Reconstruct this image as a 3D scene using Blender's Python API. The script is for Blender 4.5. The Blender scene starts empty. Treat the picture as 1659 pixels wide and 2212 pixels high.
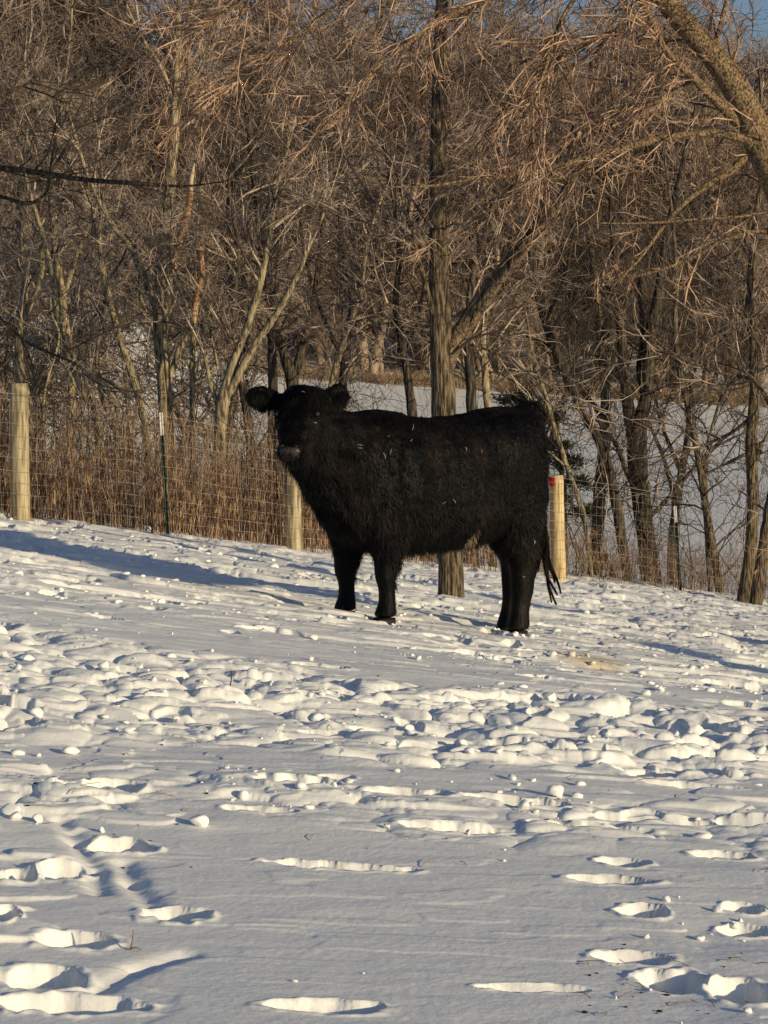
import bpy, bmesh, math, random
import numpy as np
from mathutils import Vector, Matrix

scene = bpy.context.scene
COL = scene.collection
R = math.radians

# ------------------------------------------------------------------ camera
EYE = 1.6
W0, H0, F0 = 1659.0, 2212.0, 5415.0        # photograph measured at 1659 x 2212, focal length in those pixels
PITCH = math.atan((H0 / 2 - 772) / F0)
cam_d = bpy.data.cameras.new('camera')
cam = bpy.data.objects.new('camera', cam_d); COL.objects.link(cam)
cam.location = (0, 0, EYE)
cam.rotation_euler = (math.pi / 2 - PITCH, 0, 0)
cam_d.sensor_fit = 'VERTICAL'; cam_d.sensor_height = 36.0
cam_d.lens = 36.0 * F0 / H0
cam_d.clip_start = 0.1; cam_d.clip_end = 3000
scene.camera = cam

# ------------------------------------------------------------------ light
SUN_EL, SUN_AZ = R(10.5), R(132.0)          # azimuth clockwise from +Y
S = Vector((math.sin(SUN_AZ) * math.cos(SUN_EL), math.cos(SUN_AZ) * math.cos(SUN_EL), math.sin(SUN_EL)))
world = bpy.data.worlds.new('World'); scene.world = world; world.use_nodes = True
wn = world.node_tree.nodes; wl = world.node_tree.links
sky = wn.new('ShaderNodeTexSky'); sky.sky_type = 'NISHITA'; sky.sun_disc = False
sky.sun_elevation = SUN_EL; sky.sun_rotation = SUN_AZ
sky.air_density = 1.0; sky.dust_density = 1.0; sky.ozone_density = 5.0
hs = wn.new('ShaderNodeHueSaturation'); hs.inputs['Saturation'].default_value = .78; hs.inputs['Hue'].default_value = .500
wl.new(sky.outputs[0], hs.inputs['Color']); wl.new(hs.outputs[0], wn['Background'].inputs[0]); wn['Background'].inputs[1].default_value = 0.115
sd = bpy.data.lights.new('sun', 'SUN'); sd.energy = 5.0; sd.angle = R(0.9); sd.color = (1.0, 0.81, 0.49)
so = bpy.data.objects.new('sun', sd); COL.objects.link(so)
so.rotation_euler = (-S).to_track_quat('-Z', 'Y').to_euler()
scene.view_settings.view_transform = 'Standard'; scene.view_settings.look = 'None'
scene.view_settings.gamma = 1.0; scene.view_settings.exposure = -0.22
scene.view_settings.use_curve_mapping = False
scene.cycles.max_bounces = 5; scene.cycles.diffuse_bounces = 2; scene.cycles.glossy_bounces = 2

# ------------------------------------------------------------------ helpers
cp, sp = math.cos(PITCH), math.sin(PITCH)
def ray(u, v):
    a, b = u - W0 / 2, H0 / 2 - v
    return np.array([a, F0 * cp + b * sp, -F0 * sp + b * cp])
def P(u, v, Y):
    """point at world distance Y that measures (u, v) in the photograph"""
    d = ray(u, v)
    return np.array([0, 0, EYE]) + d * (Y / d[1])

def tag(o, label=None, cat=None, group=None, kind=None):
    if label: o['label'] = label
    if cat: o['category'] = cat
    if group: o['group'] = group
    if kind: o['kind'] = kind
    return o
def link(name, me, mat=None, parent=None):
    o = bpy.data.objects.new(name, me); COL.objects.link(o)
    if mat is not None and not me.materials: me.materials.append(mat)
    if parent is not None: o.parent = parent
    return o
def empty(name, loc=(0, 0, 0), rz=0):
    o = bpy.data.objects.new(name, None); COL.objects.link(o)
    o.location = loc; o.rotation_euler = (0, 0, rz); o.empty_display_size = 0.2
    return o
def mesh_np(name, verts, quads=None, tris=None, smooth=True):
    me = bpy.data.meshes.new(name)
    verts = np.asarray(verts, dtype=np.float32).reshape(-1, 3)
    parts, starts, off = [], [], 0
    if quads is not None and len(quads):
        q = np.asarray(quads, dtype=np.int32).reshape(-1, 4)
        parts.append(q.ravel()); starts.append(np.arange(len(q)) * 4 + off); off += q.size
    if tris is not None and len(tris):
        t = np.asarray(tris, dtype=np.int32).reshape(-1, 3)
        parts.append(t.ravel()); starts.append(np.arange(len(t)) * 3 + off); off += t.size
    loops = np.concatenate(parts); st = np.concatenate(starts)
    me.vertices.add(len(verts)); me.vertices.foreach_set('co', verts.ravel())
    me.loops.add(len(loops)); me.loops.foreach_set('vertex_index', loops)
    me.polygons.add(len(st)); me.polygons.foreach_set('loop_start', st.astype(np.int32))
    me.update(calc_edges=True)
    if smooth: me.polygons.foreach_set('use_smooth', np.ones(len(st), dtype=bool))
    me.validate()
    return me

def norm(a):
    return a / np.maximum(np.linalg.norm(a, axis=-1, keepdims=True), 1e-9)

class Geo:
    """collects quads / tris for one mesh"""
    def __init__(s): s.v, s.q, s.t, s.n = [], [], [], 0
    def add(s, v, q=None, t=None):
        v = np.asarray(v, dtype=float).reshape(-1, 3)
        if q is not None and len(q): s.q.append(np.asarray(q).reshape(-1, 4) + s.n)
        if t is not None and len(t): s.t.append(np.asarray(t).reshape(-1, 3) + s.n)
        s.v.append(v); s.n += len(v)
    def tubes(s, pts, rad, sides=3, cap=False):
        pts = np.asarray(pts, float); rad = np.asarray(rad, float)
        if pts.ndim == 2: pts = pts[None]; rad = rad[None]
        M, N, _ = pts.shape
        if M == 0: return
        T = norm(np.gradient(pts, axis=1))
        ref = np.array([0.31, 0.93, 0.17]); ref2 = np.array([0.93, -0.2, 0.31])
        mean = norm(T.mean(axis=1, keepdims=True))
        par = (np.abs((mean * ref).sum(-1, keepdims=True)) > 0.85)
        rr = np.where(par, ref2, ref)
        U = norm(np.cross(T, rr)); V = np.cross(T, U)
        a = np.arange(sides) * 2 * math.pi / sides
        ring = U[:, :, None, :] * np.cos(a)[None, None, :, None] + V[:, :, None, :] * np.sin(a)[None, None, :, None]
        v = pts[:, :, None, :] + ring * rad[:, :, None, None]
        idx = np.arange(M * N * sides).reshape(M, N, sides)
        a0 = idx[:, :-1]; a1 = idx[:, 1:]
        q = np.stack([a0, np.roll(a0, -1, 2), np.roll(a1, -1, 2), a1], -1)
        t = []
        vv = v.reshape(-1, 3)
        if cap:
            c = np.arange(M) + len(vv); vv = np.concatenate([vv, pts[:, -1]])
            e = idx[:, -1]
            t = np.stack([e, np.roll(e, -1, 1), np.repeat(c[:, None], sides, 1)], -1).reshape(-1, 3)
        s.add(vv, q.reshape(-1, 4), t if len(t) else None)
    def box(s, c, h, rot=None):
        v = np.array([[x, y, z] for x in (-1, 1) for y in (-1, 1) for z in (-1, 1)], float) * np.asarray(h)
        if rot is not None: v = v @ np.asarray(rot).T
        s.add(v + np.asarray(c), [[0, 1, 3, 2], [4, 6, 7, 5], [0, 4, 5, 1], [2, 3, 7, 6], [0, 2, 6, 4], [1, 5, 7, 3]])
    def build(s, name, mat=None, parent=None, smooth=True):
        me = mesh_np(name, np.concatenate(s.v), np.concatenate(s.q) if s.q else None,
                     np.concatenate(s.t) if s.t else None, smooth)
        return link(name, me, mat, parent)

# ---- value noise
_tab = np.random.RandomState(7).rand(512, 512)
def vnoise(x, y, seed=0):
    x = x + seed * 37.13; y = y + seed * 91.7
    xi = np.floor(x).astype(int); yi = np.floor(y).astype(int)
    fx = x - xi; fy = y - yi
    fx = fx * fx * (3 - 2 * fx); fy = fy * fy * (3 - 2 * fy)
    a = _tab[xi & 511, yi & 511]; b = _tab[(xi + 1) & 511, yi & 511]
    c = _tab[xi & 511, (yi + 1) & 511]; d = _tab[(xi + 1) & 511, (yi + 1) & 511]
    return (a * (1 - fx) + b * fx) * (1 - fy) + (c * (1 - fx) + d * fx) * fy
def fbm(x, y, seed=0, o=3):
    s, a, t = 0, 1, 0
    for k in range(o):
        s = s + a * vnoise(x * 2 ** k, y * 2 ** k, seed + k * 3); t += a; a *= 0.5
    return s / t
def sstep(x, a, b):
    t = np.clip((x - a) / (b - a), 0, 1)
    return t * t * (3 - 2 * t)
def bumps(x, y, cell, seed):
    """rounded lumps, one per jittered cell"""
    x = x / cell; y = y / cell
    xi = np.floor(x).astype(int); yi = np.floor(y).astype(int)
    out = np.zeros_like(x)
    for i in (-1, 0, 1):
        for j in (-1, 0, 1):
            a = (xi + i + seed * 13) & 511; b = (yi + j + seed * 29) & 511
            cx = xi + i + 0.15 + 0.7 * _tab[a, b]; cy = yi + j + 0.15 + 0.7 * _tab[b, a]
            r = 0.32 + 0.55 * _tab[(a + 100) & 511, b]
            hh = 0.35 + 0.65 * _tab[a, (b + 77) & 511]
            ca = _tab[(a + 31) & 511, (b + 5) & 511] * 3.1
            dx = x - cx; dy = y - cy
            ex = dx * np.cos(ca) + dy * np.sin(ca); ey = (-dx * np.sin(ca) + dy * np.cos(ca)) * 1.5
            d2 = (ex * ex + ey * ey) / (r * r)
            out = np.maximum(out, hh * np.sqrt(np.clip(1 - d2, 0, 1)))
    return out

# ------------------------------------------------------------------ terrain
FL = np.array([-3.16, 21.7]); FD = np.array([0.683, 0.730])   # fence line start and direction
def macro(X, Y):
    Xc = 14 * np.tanh(X / 14)
    plane = 0.736 - 0.149 * Xc - 0.0471 * Y
    near = 0.05 - 0.035 * Xc
    s = sstep(Y, 5.5, 15)
    z = near * (1 - s) + plane * s
    d = -0.730 * (X - FL[0]) + 0.683 * (Y - FL[1])
    far = np.interp(Y, [0, 30, 44, 50, 86, 110, 150, 200, 300, 600, 2600],
                    [-2.0, -2.1, -2.5, -2.3, 0.65, 2.6, 6.0, 10.5, 19.0, 34, 60])
    xs = np.clip(X, -60, 60)
    far = far - 0.060 * xs * sstep(Y, 45, 86) + 1.2 * (fbm(X / 40, Y / 40, 5) - 0.5) * sstep(Y, 90, 150)
    far = far + 2.6 * sstep(-X, 3, 12) * sstep(Y, 48, 84)
    m = sstep(d, 0.6, 15)
    return z * (1 - m) + far * m

def ground_uv(u, v):
    d = ray(u, v); d = d / d[1]
    lo, hi = 3.5, 45.0
    for Y in np.arange(3.5, 60, 0.25):
        p = d * Y + np.array([0, 0, EYE])
        if p[2] < macro(np.array(p[0]), np.array(p[1])): hi = Y; lo = Y - 0.25; break
    for _ in range(14):
        m = (lo + hi) / 2; p = d * m + np.array([0, 0, EYE])
        if p[2] < macro(np.array(p[0]), np.array(p[1])): hi = m
        else: lo = m
    p = d * hi + np.array([0, 0, EYE])
    return float(p[0]), float(p[1])

# hoof holes seen in the photograph: u, v, width px, depth in metres front to back, hole depth, turn
HOLES = [(265, 1832, 150, .17, .055, -.1), (140, 1880, 120, .20, .055, -.35), (375, 1978, 150, .15, .045, 0),
         (165, 2035, 170, .17, .05, 0), (85, 2115, 200, .22, .05, .2), (150, 2172, 330, .16, .055, 0),
         (740, 1872, 330, .10, .045, -.06), (250, 1700, 130, .2, .06, 0), (640, 1700, 190, .2, .05, 0),
         (1350, 1864, 110, .13, .045, 0), (1320, 1903, 190, .10, .045, -.05), (1385, 1968, 110, .15, .05, -.25),
         (1600, 1962, 90, .12, .045, 0), (1370, 2070, 170, .14, .035, -.1), (1450, 2122, 160, .22, .06, 0),
         (1610, 2008, 120, .14, .05, .1), (1560, 1850, 150, .1, .04, -.1), (1270, 1790, 260, .09, .04, -.05),
         (1610, 2150, 160, .25, .06, 0), (700, 2176, 260, .12, .03, 0), (1150, 2135, 220, .08, .03, 0),
         (40, 1890, 90, .15, .045, 0), (10, 1985, 60, .2, .05, 0), (1130, 1740, 230, .1, .045, -.05),
         (560, 1752, 160, .08, .04, 0), (880, 1722, 200, .14, .05, 0), (1420, 1770, 280, .1, .05, -.05),
         (1030, 1790, 200, .06, .02, 0), (1500, 1700, 240, .1, .03, 0)]
holes = []
for (u, v, w, dy, dep, a) in HOLES:
    x, y = ground_uv(u, v)
    holes.append((x, y, w * y / F0 / 2, dy / 2, dep, a))
rs = np.random.RandomState(11)
for k in range(330):                       # the rest of the trampling
    y = 5.5 + 17 * rs.rand() ** 0.8; x = (rs.rand() * 2 - 1) * (0.16 * y + .3)
    quiet = (y < 7.9 and -0.9 < x < 0.85) or (8.75 < y < 9.15)
    if quiet: continue
    if (y < 7.9 or 11.6 < y < 12.6) and rs.rand() < .8: continue
    holes.append((x, y, .05 + .11 * rs.rand() ** 2, .035 + .07 * rs.rand(), .018 + .035 * rs.rand(), rs.rand() - .5))
TRACK = [[(128, 1770), (165, 1820), (205, 1875), (215, 1925)], [(268, 1862), (285, 1905), (330, 1955)], [(400, 2060), (300, 2090), (210, 2135)]]
tracks = [[ground_uv(*p) for p in t] for t in TRACK]

def snow_detail(X, Y):
    wob = (fbm(X / .9, Y / .9, 21) - .5) * 1.3
    y2 = Y + wob
    patch = sstep(fbm(X / .8, Y / .8, 23), .34, .55)
    c = sstep(y2, 9.1, 9.4) * (1 - sstep(y2, 11.0, 11.8)) * (.75 + .25 * patch)
    c2 = sstep(y2, 7.75, 8.0) * (1 - sstep(y2, 8.5, 8.8)) * .45
    c3 = (sstep(y2, 11.9, 12.8) * .20 + sstep(y2, 16.0, 17.2) * .22) * sstep(fbm(X / 1.3, Y / 1.3, 33), .38, .6)
    edge = sstep(np.abs(X), .95, 1.3) * (1 - sstep(Y, 7.8, 8.4)) * .08
    C = np.clip(np.maximum(np.maximum(c, c2), np.maximum(c3, edge)), 0, 1)
    h = 0.045 * (fbm(X / 1.5, Y / .8, 1) - .5) + 0.012 * (fbm(X / .5, Y / .2, 2) - .5)
    wx = X + .12 * (vnoise(X / .15, Y / .15, 8) - .5); wy = Y + .12 * (vnoise(X / .15, Y / .15, 9) - .5)
    lump = np.maximum(bumps(wx / 1.5, wy, .25, 3) * .068, bumps(wx / 1.3, wy, .15, 4) * .050) + .022 * (fbm(X / .16, Y / .1, 12) - .5)
    lump = lump + bumps(wx / 1.1, wy, .07, 5) * .012 * sstep(vnoise(X / .3, Y / .3, 15), .5, .7)
    h = h + C * (lump - .035)
    # broken wind crust: thin plates with sharp front edges
    for (sx, sy, sd, amp) in ((.95, .34, 40, .020), (.50, .17, 44, .013), (.22, .09, 49, .006)):
        n = fbm(X / sx, Y / sy, sd, 3)
        on = .06 + .7 * sstep(fbm(X / 1.3, Y / .9, sd + 2), .46, .6) + C * .6 + .65 * sstep(Y, 12.4, 13.4)
        h = h + amp * sstep(n, .54, .57) * on
    quiet = (1 - sstep(np.abs(X + .05), .75, .95)) * sstep(Y, 4.6, 5.0) * (1 - sstep(Y, 7.6, 7.9))
    h = h * (1 - .8 * quiet)
    h = h + 0.0008 * (vnoise(X / .02, Y / .02, 61) - .5) + .0022 * (vnoise(X / .08, Y / .05, 62) - .5)
    if X.size < 50:
        return h
    sh = X.shape; xf = X.ravel(); yf = Y.ravel(); hf = h.ravel().copy()
    order = np.argsort(yf, kind='stable'); ys = yf[order]
    for (x, y, a, b, dep, rot) in holes:
        rr = max(a, b) * 1.6
        i0, i1 = np.searchsorted(ys, [y - rr, y + rr]); ii = order[i0:i1]
        ii = ii[np.abs(xf[ii] - x) < rr]
        dx = xf[ii] - x; dy = yf[ii] - y
        ex = (dx * math.cos(rot) + dy * math.sin(rot)) / a; ey = (-dx * math.sin(rot) + dy * math.cos(rot)) / b
        ex = ex + .35 * (vnoise(xf[ii] / .05, yf[ii] / .05, 71) - .5); ey = ey + .5 * (vnoise(xf[ii] / .05, yf[ii] / .05, 72) - .5)
        r = np.sqrt(ex * ex + ey * ey)
        side = np.where(ey > 0, .90, .45)              # steep far wall, sloping entry
        hf[ii] -= dep * (1 - np.clip((r - side) / (1.02 - side), 0, 1))
        hf[ii] += .2 * dep * np.exp(-((r - 1.15) / .13) ** 2) * (vnoise(xf[ii] / .03, yf[ii] / .03, 73))
    for t in tracks:
        for (p, q) in zip(t[:-1], t[1:]):
            p = np.array(p); q = np.array(q); L = np.linalg.norm(q - p)
            i0, i1 = np.searchsorted(ys, [min(p[1], q[1]) - .2, max(p[1], q[1]) + .2]); ii = order[i0:i1]
            w = np.clip(((xf[ii] - p[0]) * (q[0] - p[0]) + (yf[ii] - p[1]) * (q[1] - p[1])) / L ** 2, 0, 1)
            d = np.hypot(xf[ii] - p[0] - w * (q[0] - p[0]), yf[ii] - p[1] - w * (q[1] - p[1]))
            hf[ii] -= .017 * np.exp(-(d / .035) ** 2)
    return hf.reshape(sh)

def height(x, y):
    X = np.atleast_1d(np.asarray(x, float)); Y = np.atleast_1d(np.asarray(y, float))
    z = macro(X, Y)
    return z

# ------------------------------------------------------------------ materials
def mat_new(name):
    m = bpy.data.materials.new(name); m.use_nodes = True
    n = m.node_tree.nodes; l = m.node_tree.links
    return m, n, l, n['Principled BSDF']
def ramp(n, stops):
    r = n.new('ShaderNodeValToRGB')
    while len(r.color_ramp.elements) < len(stops): r.color_ramp.elements.new(0.5)
    for e, (p, c) in zip(r.color_ramp.elements, stops):
        e.position = p; e.color = (*c, 1)
    return r
def noise(n, l, scale, detail=4, vec=None, stretch=None, rough=.55):
    tc = n.new('ShaderNodeTexCoord'); mp = n.new('ShaderNodeMapping')
    if stretch: mp.inputs['Scale'].default_value = stretch
    l.new(tc.outputs['Object'], mp.inputs[0])
    t = n.new('ShaderNodeTexNoise'); t.inputs['Scale'].default_value = scale
    t.inputs['Detail'].default_value = detail; t.inputs['Roughness'].default_value = rough
    l.new(mp.outputs[0], t.inputs['Vector'])
    return t
def bump(n, l, src, strength, dist, b):
    bp = n.new('ShaderNodeBump'); bp.inputs['Strength'].default_value = strength; bp.inputs['Distance'].default_value = dist
    l.new(src, bp.inputs['Height']); l.new(bp.outputs[0], b.inputs['Normal'])
    return bp

def simple(name, stops, scale=20, rough=.7, stretch=None, bmp=None, spec=.3, detail=4):
    m, n, l, b = mat_new(name)
    t = noise(n, l, scale, detail, stretch=stretch)
    r = ramp(n, stops); l.new(t.outputs[0], r.inputs[0]); l.new(r.outputs[0], b.inputs['Base Color'])
    b.inputs['Roughness'].default_value = rough; b.inputs['Specular IOR Level'].default_value = spec
    if bmp: bump(n, l, t.outputs[0], bmp[0], bmp[1], b)
    return m

def make_snow():
    m, n, l, b = mat_new('snow')
    t = noise(n, l, 1.3, 4)
    r = ramp(n, [(0, (.80, .81, .82)), (.5, (.84, .845, .84)), (1, (.87, .87, .865))])
    l.new(t.outputs[0], r.inputs[0])
    sx_, sy_ = ground_uv(1275, 1436); tcs = n.new('ShaderNodeTexCoord'); mps = n.new('ShaderNodeMapping'); mps.vector_type = 'POINT'
    sub = n.new('ShaderNodeVectorMath'); sub.operation = 'SUBTRACT'; sub.inputs[1].default_value = (sx_, sy_, 0)
    mul = n.new('ShaderNodeVectorMath'); mul.operation = 'MULTIPLY'; mul.inputs[1].default_value = (3.2, 1.6, 0)
    ln = n.new('ShaderNodeVectorMath'); ln.operation = 'LENGTH'; ns = noise(n, l, 9, 3)
    l.new(tcs.outputs['Object'], sub.inputs[0]); l.new(sub.outputs[0], mul.inputs[0]); l.new(mul.outputs[0], ln.inputs[0])
    ad = n.new('ShaderNodeMath'); ad.operation = 'ADD'; l.new(ln.outputs['Value'], ad.inputs[0]); l.new(ns.outputs[0], ad.inputs[1])
    mr = n.new('ShaderNodeMapRange'); mr.inputs[1].default_value = .75; mr.inputs[2].default_value = 1.25; mr.inputs[3].default_value = .6; mr.inputs[4].default_value = 0
    l.new(ad.outputs[0], mr.inputs[0])
    mxs = n.new('ShaderNodeMix'); mxs.data_type = 'RGBA'; l.new(mr.outputs[0], mxs.inputs[0]); l.new(r.outputs[0], mxs.inputs[6]); mxs.inputs[7].default_value = (.62, .46, .24, 1)
    l.new(mxs.outputs[2], b.inputs['Base Color'])
    g = noise(n, l, 260, 3); g2 = noise(n, l, 55, 4)
    mx = n.new('ShaderNodeMath'); mx.operation = 'MULTIPLY_ADD'; mx.inputs[1].default_value = .25
    l.new(g.outputs[0], mx.inputs[0]); l.new(g2.outputs[0], mx.inputs[2])
    bump(n, l, mx.outputs[0], .38, .005, b)
    b.inputs['Roughness'].default_value = .55; b.inputs['Specular IOR Level'].default_value = .25
    # ice crystals: a few tiny facets are mirror smooth
    vo = n.new('ShaderNodeTexVoronoi'); vo.inputs['Scale'].default_value = 95
    tc = n.new('ShaderNodeTexCoord'); l.new(tc.outputs['Object'], vo.inputs['Vector'])
    cc = n.new('ShaderNodeBump'); cc.inputs['Strength'].default_value = 1; cc.inputs['Distance'].default_value = .02
    l.new(vo.outputs['Distance'], cc.inputs['Height'])
    lt = n.new('ShaderNodeMath'); lt.operation = 'GREATER_THAN'; lt.inputs[1].default_value = .93
    sx = n.new('ShaderNodeSeparateColor'); l.new(vo.outputs['Color'], sx.inputs[0]); l.new(sx.outputs[0], lt.inputs[0])
    ls = n.new('ShaderNodeMath'); ls.operation = 'LESS_THAN'; ls.inputs[1].default_value = .16
    l.new(vo.outputs['Distance'], ls.inputs[0])
    mu = n.new('ShaderNodeMath'); mu.operation = 'MULTIPLY'; l.new(lt.outputs[0], mu.inputs[0]); l.new(ls.outputs[0], mu.inputs[1])
    l.new(mu.outputs[0], b.inputs['Coat Weight']); l.new(cc.outputs[0], b.inputs['Coat Normal'])
    b.inputs['Coat Roughness'].default_value = .12
    return m
M = {}
M['snow'] = make_snow()
M['bark'] = simple('bark', [(.40, (.022, .017, .012)), (.5, (.12, .09, .058)), (.62, (.24, .18, .115))], 55, .85, (1, 1, .13), (1.0, .05), detail=5)
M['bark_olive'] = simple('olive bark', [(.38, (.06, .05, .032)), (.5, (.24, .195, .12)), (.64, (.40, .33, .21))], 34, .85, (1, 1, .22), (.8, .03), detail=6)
M['bark_dark'] = simple('dark bark', [(.4, (.014, .012, .010)), (.5, (.055, .043, .033)), (.62, (.12, .092, .066))], 38, .85, (1, 1, .16), (.9, .04), detail=6)
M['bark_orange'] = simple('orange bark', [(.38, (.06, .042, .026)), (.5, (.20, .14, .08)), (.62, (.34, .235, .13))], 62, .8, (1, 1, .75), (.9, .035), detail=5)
M['stripped'] = simple('stripped wood', [(.4, (.32, .16, .08)), (.5, (.52, .31, .16)), (.6, (.46, .38, .28))], 9, .6, (1, 1, .3), (.3, .01))
M['twig'] = simple('twig', [(.42, (.045, .034, .029)), (.5, (.20, .15, .12)), (.58, (.46, .36, .28))], 3.5, .7)
M['twig_dark'] = simple('dark twig', [(.38, (.025, .02, .015)), (.62, (.11, .085, .06))], 3.5, .75)
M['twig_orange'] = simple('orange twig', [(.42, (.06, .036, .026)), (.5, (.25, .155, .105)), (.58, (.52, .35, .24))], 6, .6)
M['brush'] = simple('brush', [(.42, (.075, .038, .026)), (.5, (.25, .145, .09)), (.58, (.52, .37, .23))], 9, .75)
M['far_twig'] = simple('far twig', [(.4, (.11, .078, .060)), (.5, (.22, .16, .125)), (.6, (.36, .265, .205))], .3, .8)
M['dry_grass'] = simple('dry grass', [(.38, (.16, .10, .06)), (.62, (.38, .27, .16))], .8, .8)
M['green'] = simple('juniper', [(.3, (.018, .025, .010)), (.7, (.05, .06, .025))], 8, .8)
M['post'] = simple('treated post', [(.38, (.15, .125, .08)), (.5, (.36, .295, .18)), (.62, (.48, .405, .27))], 26, .75, (1, 1, .10), (.35, .004), detail=5)
M['post_yellow'] = simple('new post', [(.38, (.28, .20, .10)), (.5, (.50, .38, .20)), (.62, (.60, .48, .28))], 26, .75, (1, 1, .10), (.3, .004), detail=5)
M['red'] = simple('red', [(.3, (.50, .012, .02)), (.7, (.60, .02, .03))], 20, .4)
M['steel_green'] = simple('green steel', [(.3, (.012, .03, .022)), (.7, (.03, .06, .045))], 30, .5)
M['white'] = simple('white paint', [(.3, (.62, .62, .60)), (.7, (.78, .78, .76))], 30, .5)
M['wire'] = simple('wire', [(.38, (.16, .15, .13)), (.62, (.46, .43, .37))], 4, .5)
M['hoof'] = simple('hoof', [(.4, (.008, .006, .005)), (.6, (.02, .014, .010))], 20, .6)
M['horn'] = simple('dewclaw', [(.3, (.2, .13, .08)), (.7, (.34, .24, .16))], 20, .5)
M['nose'] = simple('nose', [(.4, (.018, .011, .009)), (.6, (.048, .031, .026))], 35, .5, bmp=(.3, .003), spec=.5)
M['eye'] = simple('eye', [(.3, (.006, .004, .003)), (.7, (.012, .008, .006))], 4, .08, spec=.8)
M['straw'] = simple('straw', [(.3, (.20, .17, .12)), (.7, (.36, .32, .24))], 30, .7)
M['tan_fur'] = simple('tan fur', [(.3, (.10, .075, .05)), (.7, (.30, .23, .15))], 18, .7)
def make_hide(name, k):
    m, n, l, b = mat_new(name)
    t = noise(n, l, 3.2, 5, rough=.6)
    r = ramp(n, [(.44, (.0016 * k, .0016 * k, .0020 * k)), (.54, (.0030 * k, .0026 * k, .0025 * k)), (.64, (.0095 * k, .0068 * k, .0052 * k))])
    l.new(t.outputs[0], r.inputs[0]); l.new(r.outputs[0], b.inputs['Base Color'])
    t2 = noise(n, l, 34, 4, stretch=(1, 1, .3)); bump(n, l, t2.outputs[0], .6, .015, b)
    b.inputs['Roughness'].default_value = .55; b.inputs['Specular IOR Level'].default_value = .11
    return m
M['hide'] = make_hide('hide', 1.0)
M['fur'] = make_hide('fur', 1.2)

# ------------------------------------------------------------------ snow ground, one sheet to the horizon
def build_ground():
    t_in = np.linspace(-1, 1, 860)
    g = 1 + np.cumsum(np.geomspace(.01, 6, 34)); t = np.concatenate([-g[::-1], t_in, g])
    a = np.linspace(-40, 3.3, 16); b = [3.5]
    while b[-1] < 30: b.append(b[-1] + max(.006, .0011 * b[-1] * (1.0 if b[-1] < 17 else 1.5)))
    c = [b[-1] + .1]
    while c[-1] < 50: c.append(c[-1] * 1.006)
    while c[-1] < 2600: c.append(c[-1] * 1.02)
    Yr = np.concatenate([a, b, c])
    wd = .162 * np.maximum(Yr, 3) + .35
    X = t[None, :] * wd[:, None]; Y = np.repeat(Yr[:, None], len(t), 1)
    Z = macro(X, Y)
    fade = (1 - sstep(np.abs(t), 1.0, 1.6))[None, :] * sstep(Yr, 3.0, 3.6)[:, None]
    near = (Yr < 34)
    D = np.zeros_like(Z)
    D[near] = snow_detail(X[near], Y[near])
    fy = 1 - sstep(Yr, 30, 34)
    Z = Z + D * fade * fy[:, None]
    far = (1 - fy)[:, None]
    Z = Z + far * (.05 * (fbm(X / 3, Y / 1.6, 80) - .5)) * np.where(Yr < 95, 1, 0)[:, None]
    n, k = Z.shape
    idx = np.arange(n * k).reshape(n, k)
    q = np.stack([idx[:-1, :-1], idx[:-1, 1:], idx[1:, 1:], idx[1:, :-1]], -1).reshape(-1, 4)
    me = mesh_np('snow_ground', np.stack([X, Y, Z], -1), q)
    o = link('snow_ground', me, M['snow']); tag(o, kind='structure')
    return X, Y, Z, Yr, t, wd
GX, GY, GZ, GYr, Gt, Gwd = build_ground()
def gz(x, y):
    """height of the finished snow surface"""
    i = int(np.clip(np.searchsorted(GYr, y), 1, len(GYr) - 1))
    tt = x / Gwd[i]; j = int(np.clip(np.searchsorted(Gt, tt), 1, len(Gt) - 1))
    return float(GZ[i, j])
def gza(x, y):
    i = np.clip(np.searchsorted(GYr, y), 1, len(GYr) - 1)
    tt = x / Gwd[i]; j = np.clip(np.searchsorted(Gt, tt), 1, len(Gt) - 1)
    return GZ[i, j]

# ------------------------------------------------------------------ trees
def walk(rng, P0, D, L, N, wob, trop=(0, 0, 0)):
    P0 = np.asarray(P0, float); D = norm(np.asarray(D, float)); Mn = len(P0)
    out = [P0]; step = (np.asarray(L) / (N - 1))[:, None]
    bend = rng.randn(Mn, 3) * wob * .6
    for i in range(N - 1):
        D = norm(D + rng.randn(Mn, 3) * wob + bend + np.asarray(trop) * 1.0)
        out.append(out[-1] + D * step)
    return np.stack(out, 1)
def spawn(rng, pts, rad, counts, t0, t1, ang0, ang1):
    par = np.repeat(np.arange(len(pts)), counts)
    N = pts.shape[1]
    t = t0 + (t1 - t0) * rng.rand(len(par)); f = t * (N - 1); i = np.minimum(f.astype(int), N - 2); w = (f - i)[:, None]
    p = pts[par, i] * (1 - w) + pts[par, i + 1] * w
    r = rad[par, i] * (1 - w[:, 0]) + rad[par, i + 1] * w[:, 0]
    T = norm(pts[par, i + 1] - pts[par, i])
    rv = norm(np.cross(T, rng.randn(len(par), 3)))
    a = ang0 + (ang1 - ang0) * rng.rand(len(par)); a = a[:, None]
    return par, t, p, norm(np.cos(a) * T + np.sin(a) * rv), r
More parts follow.
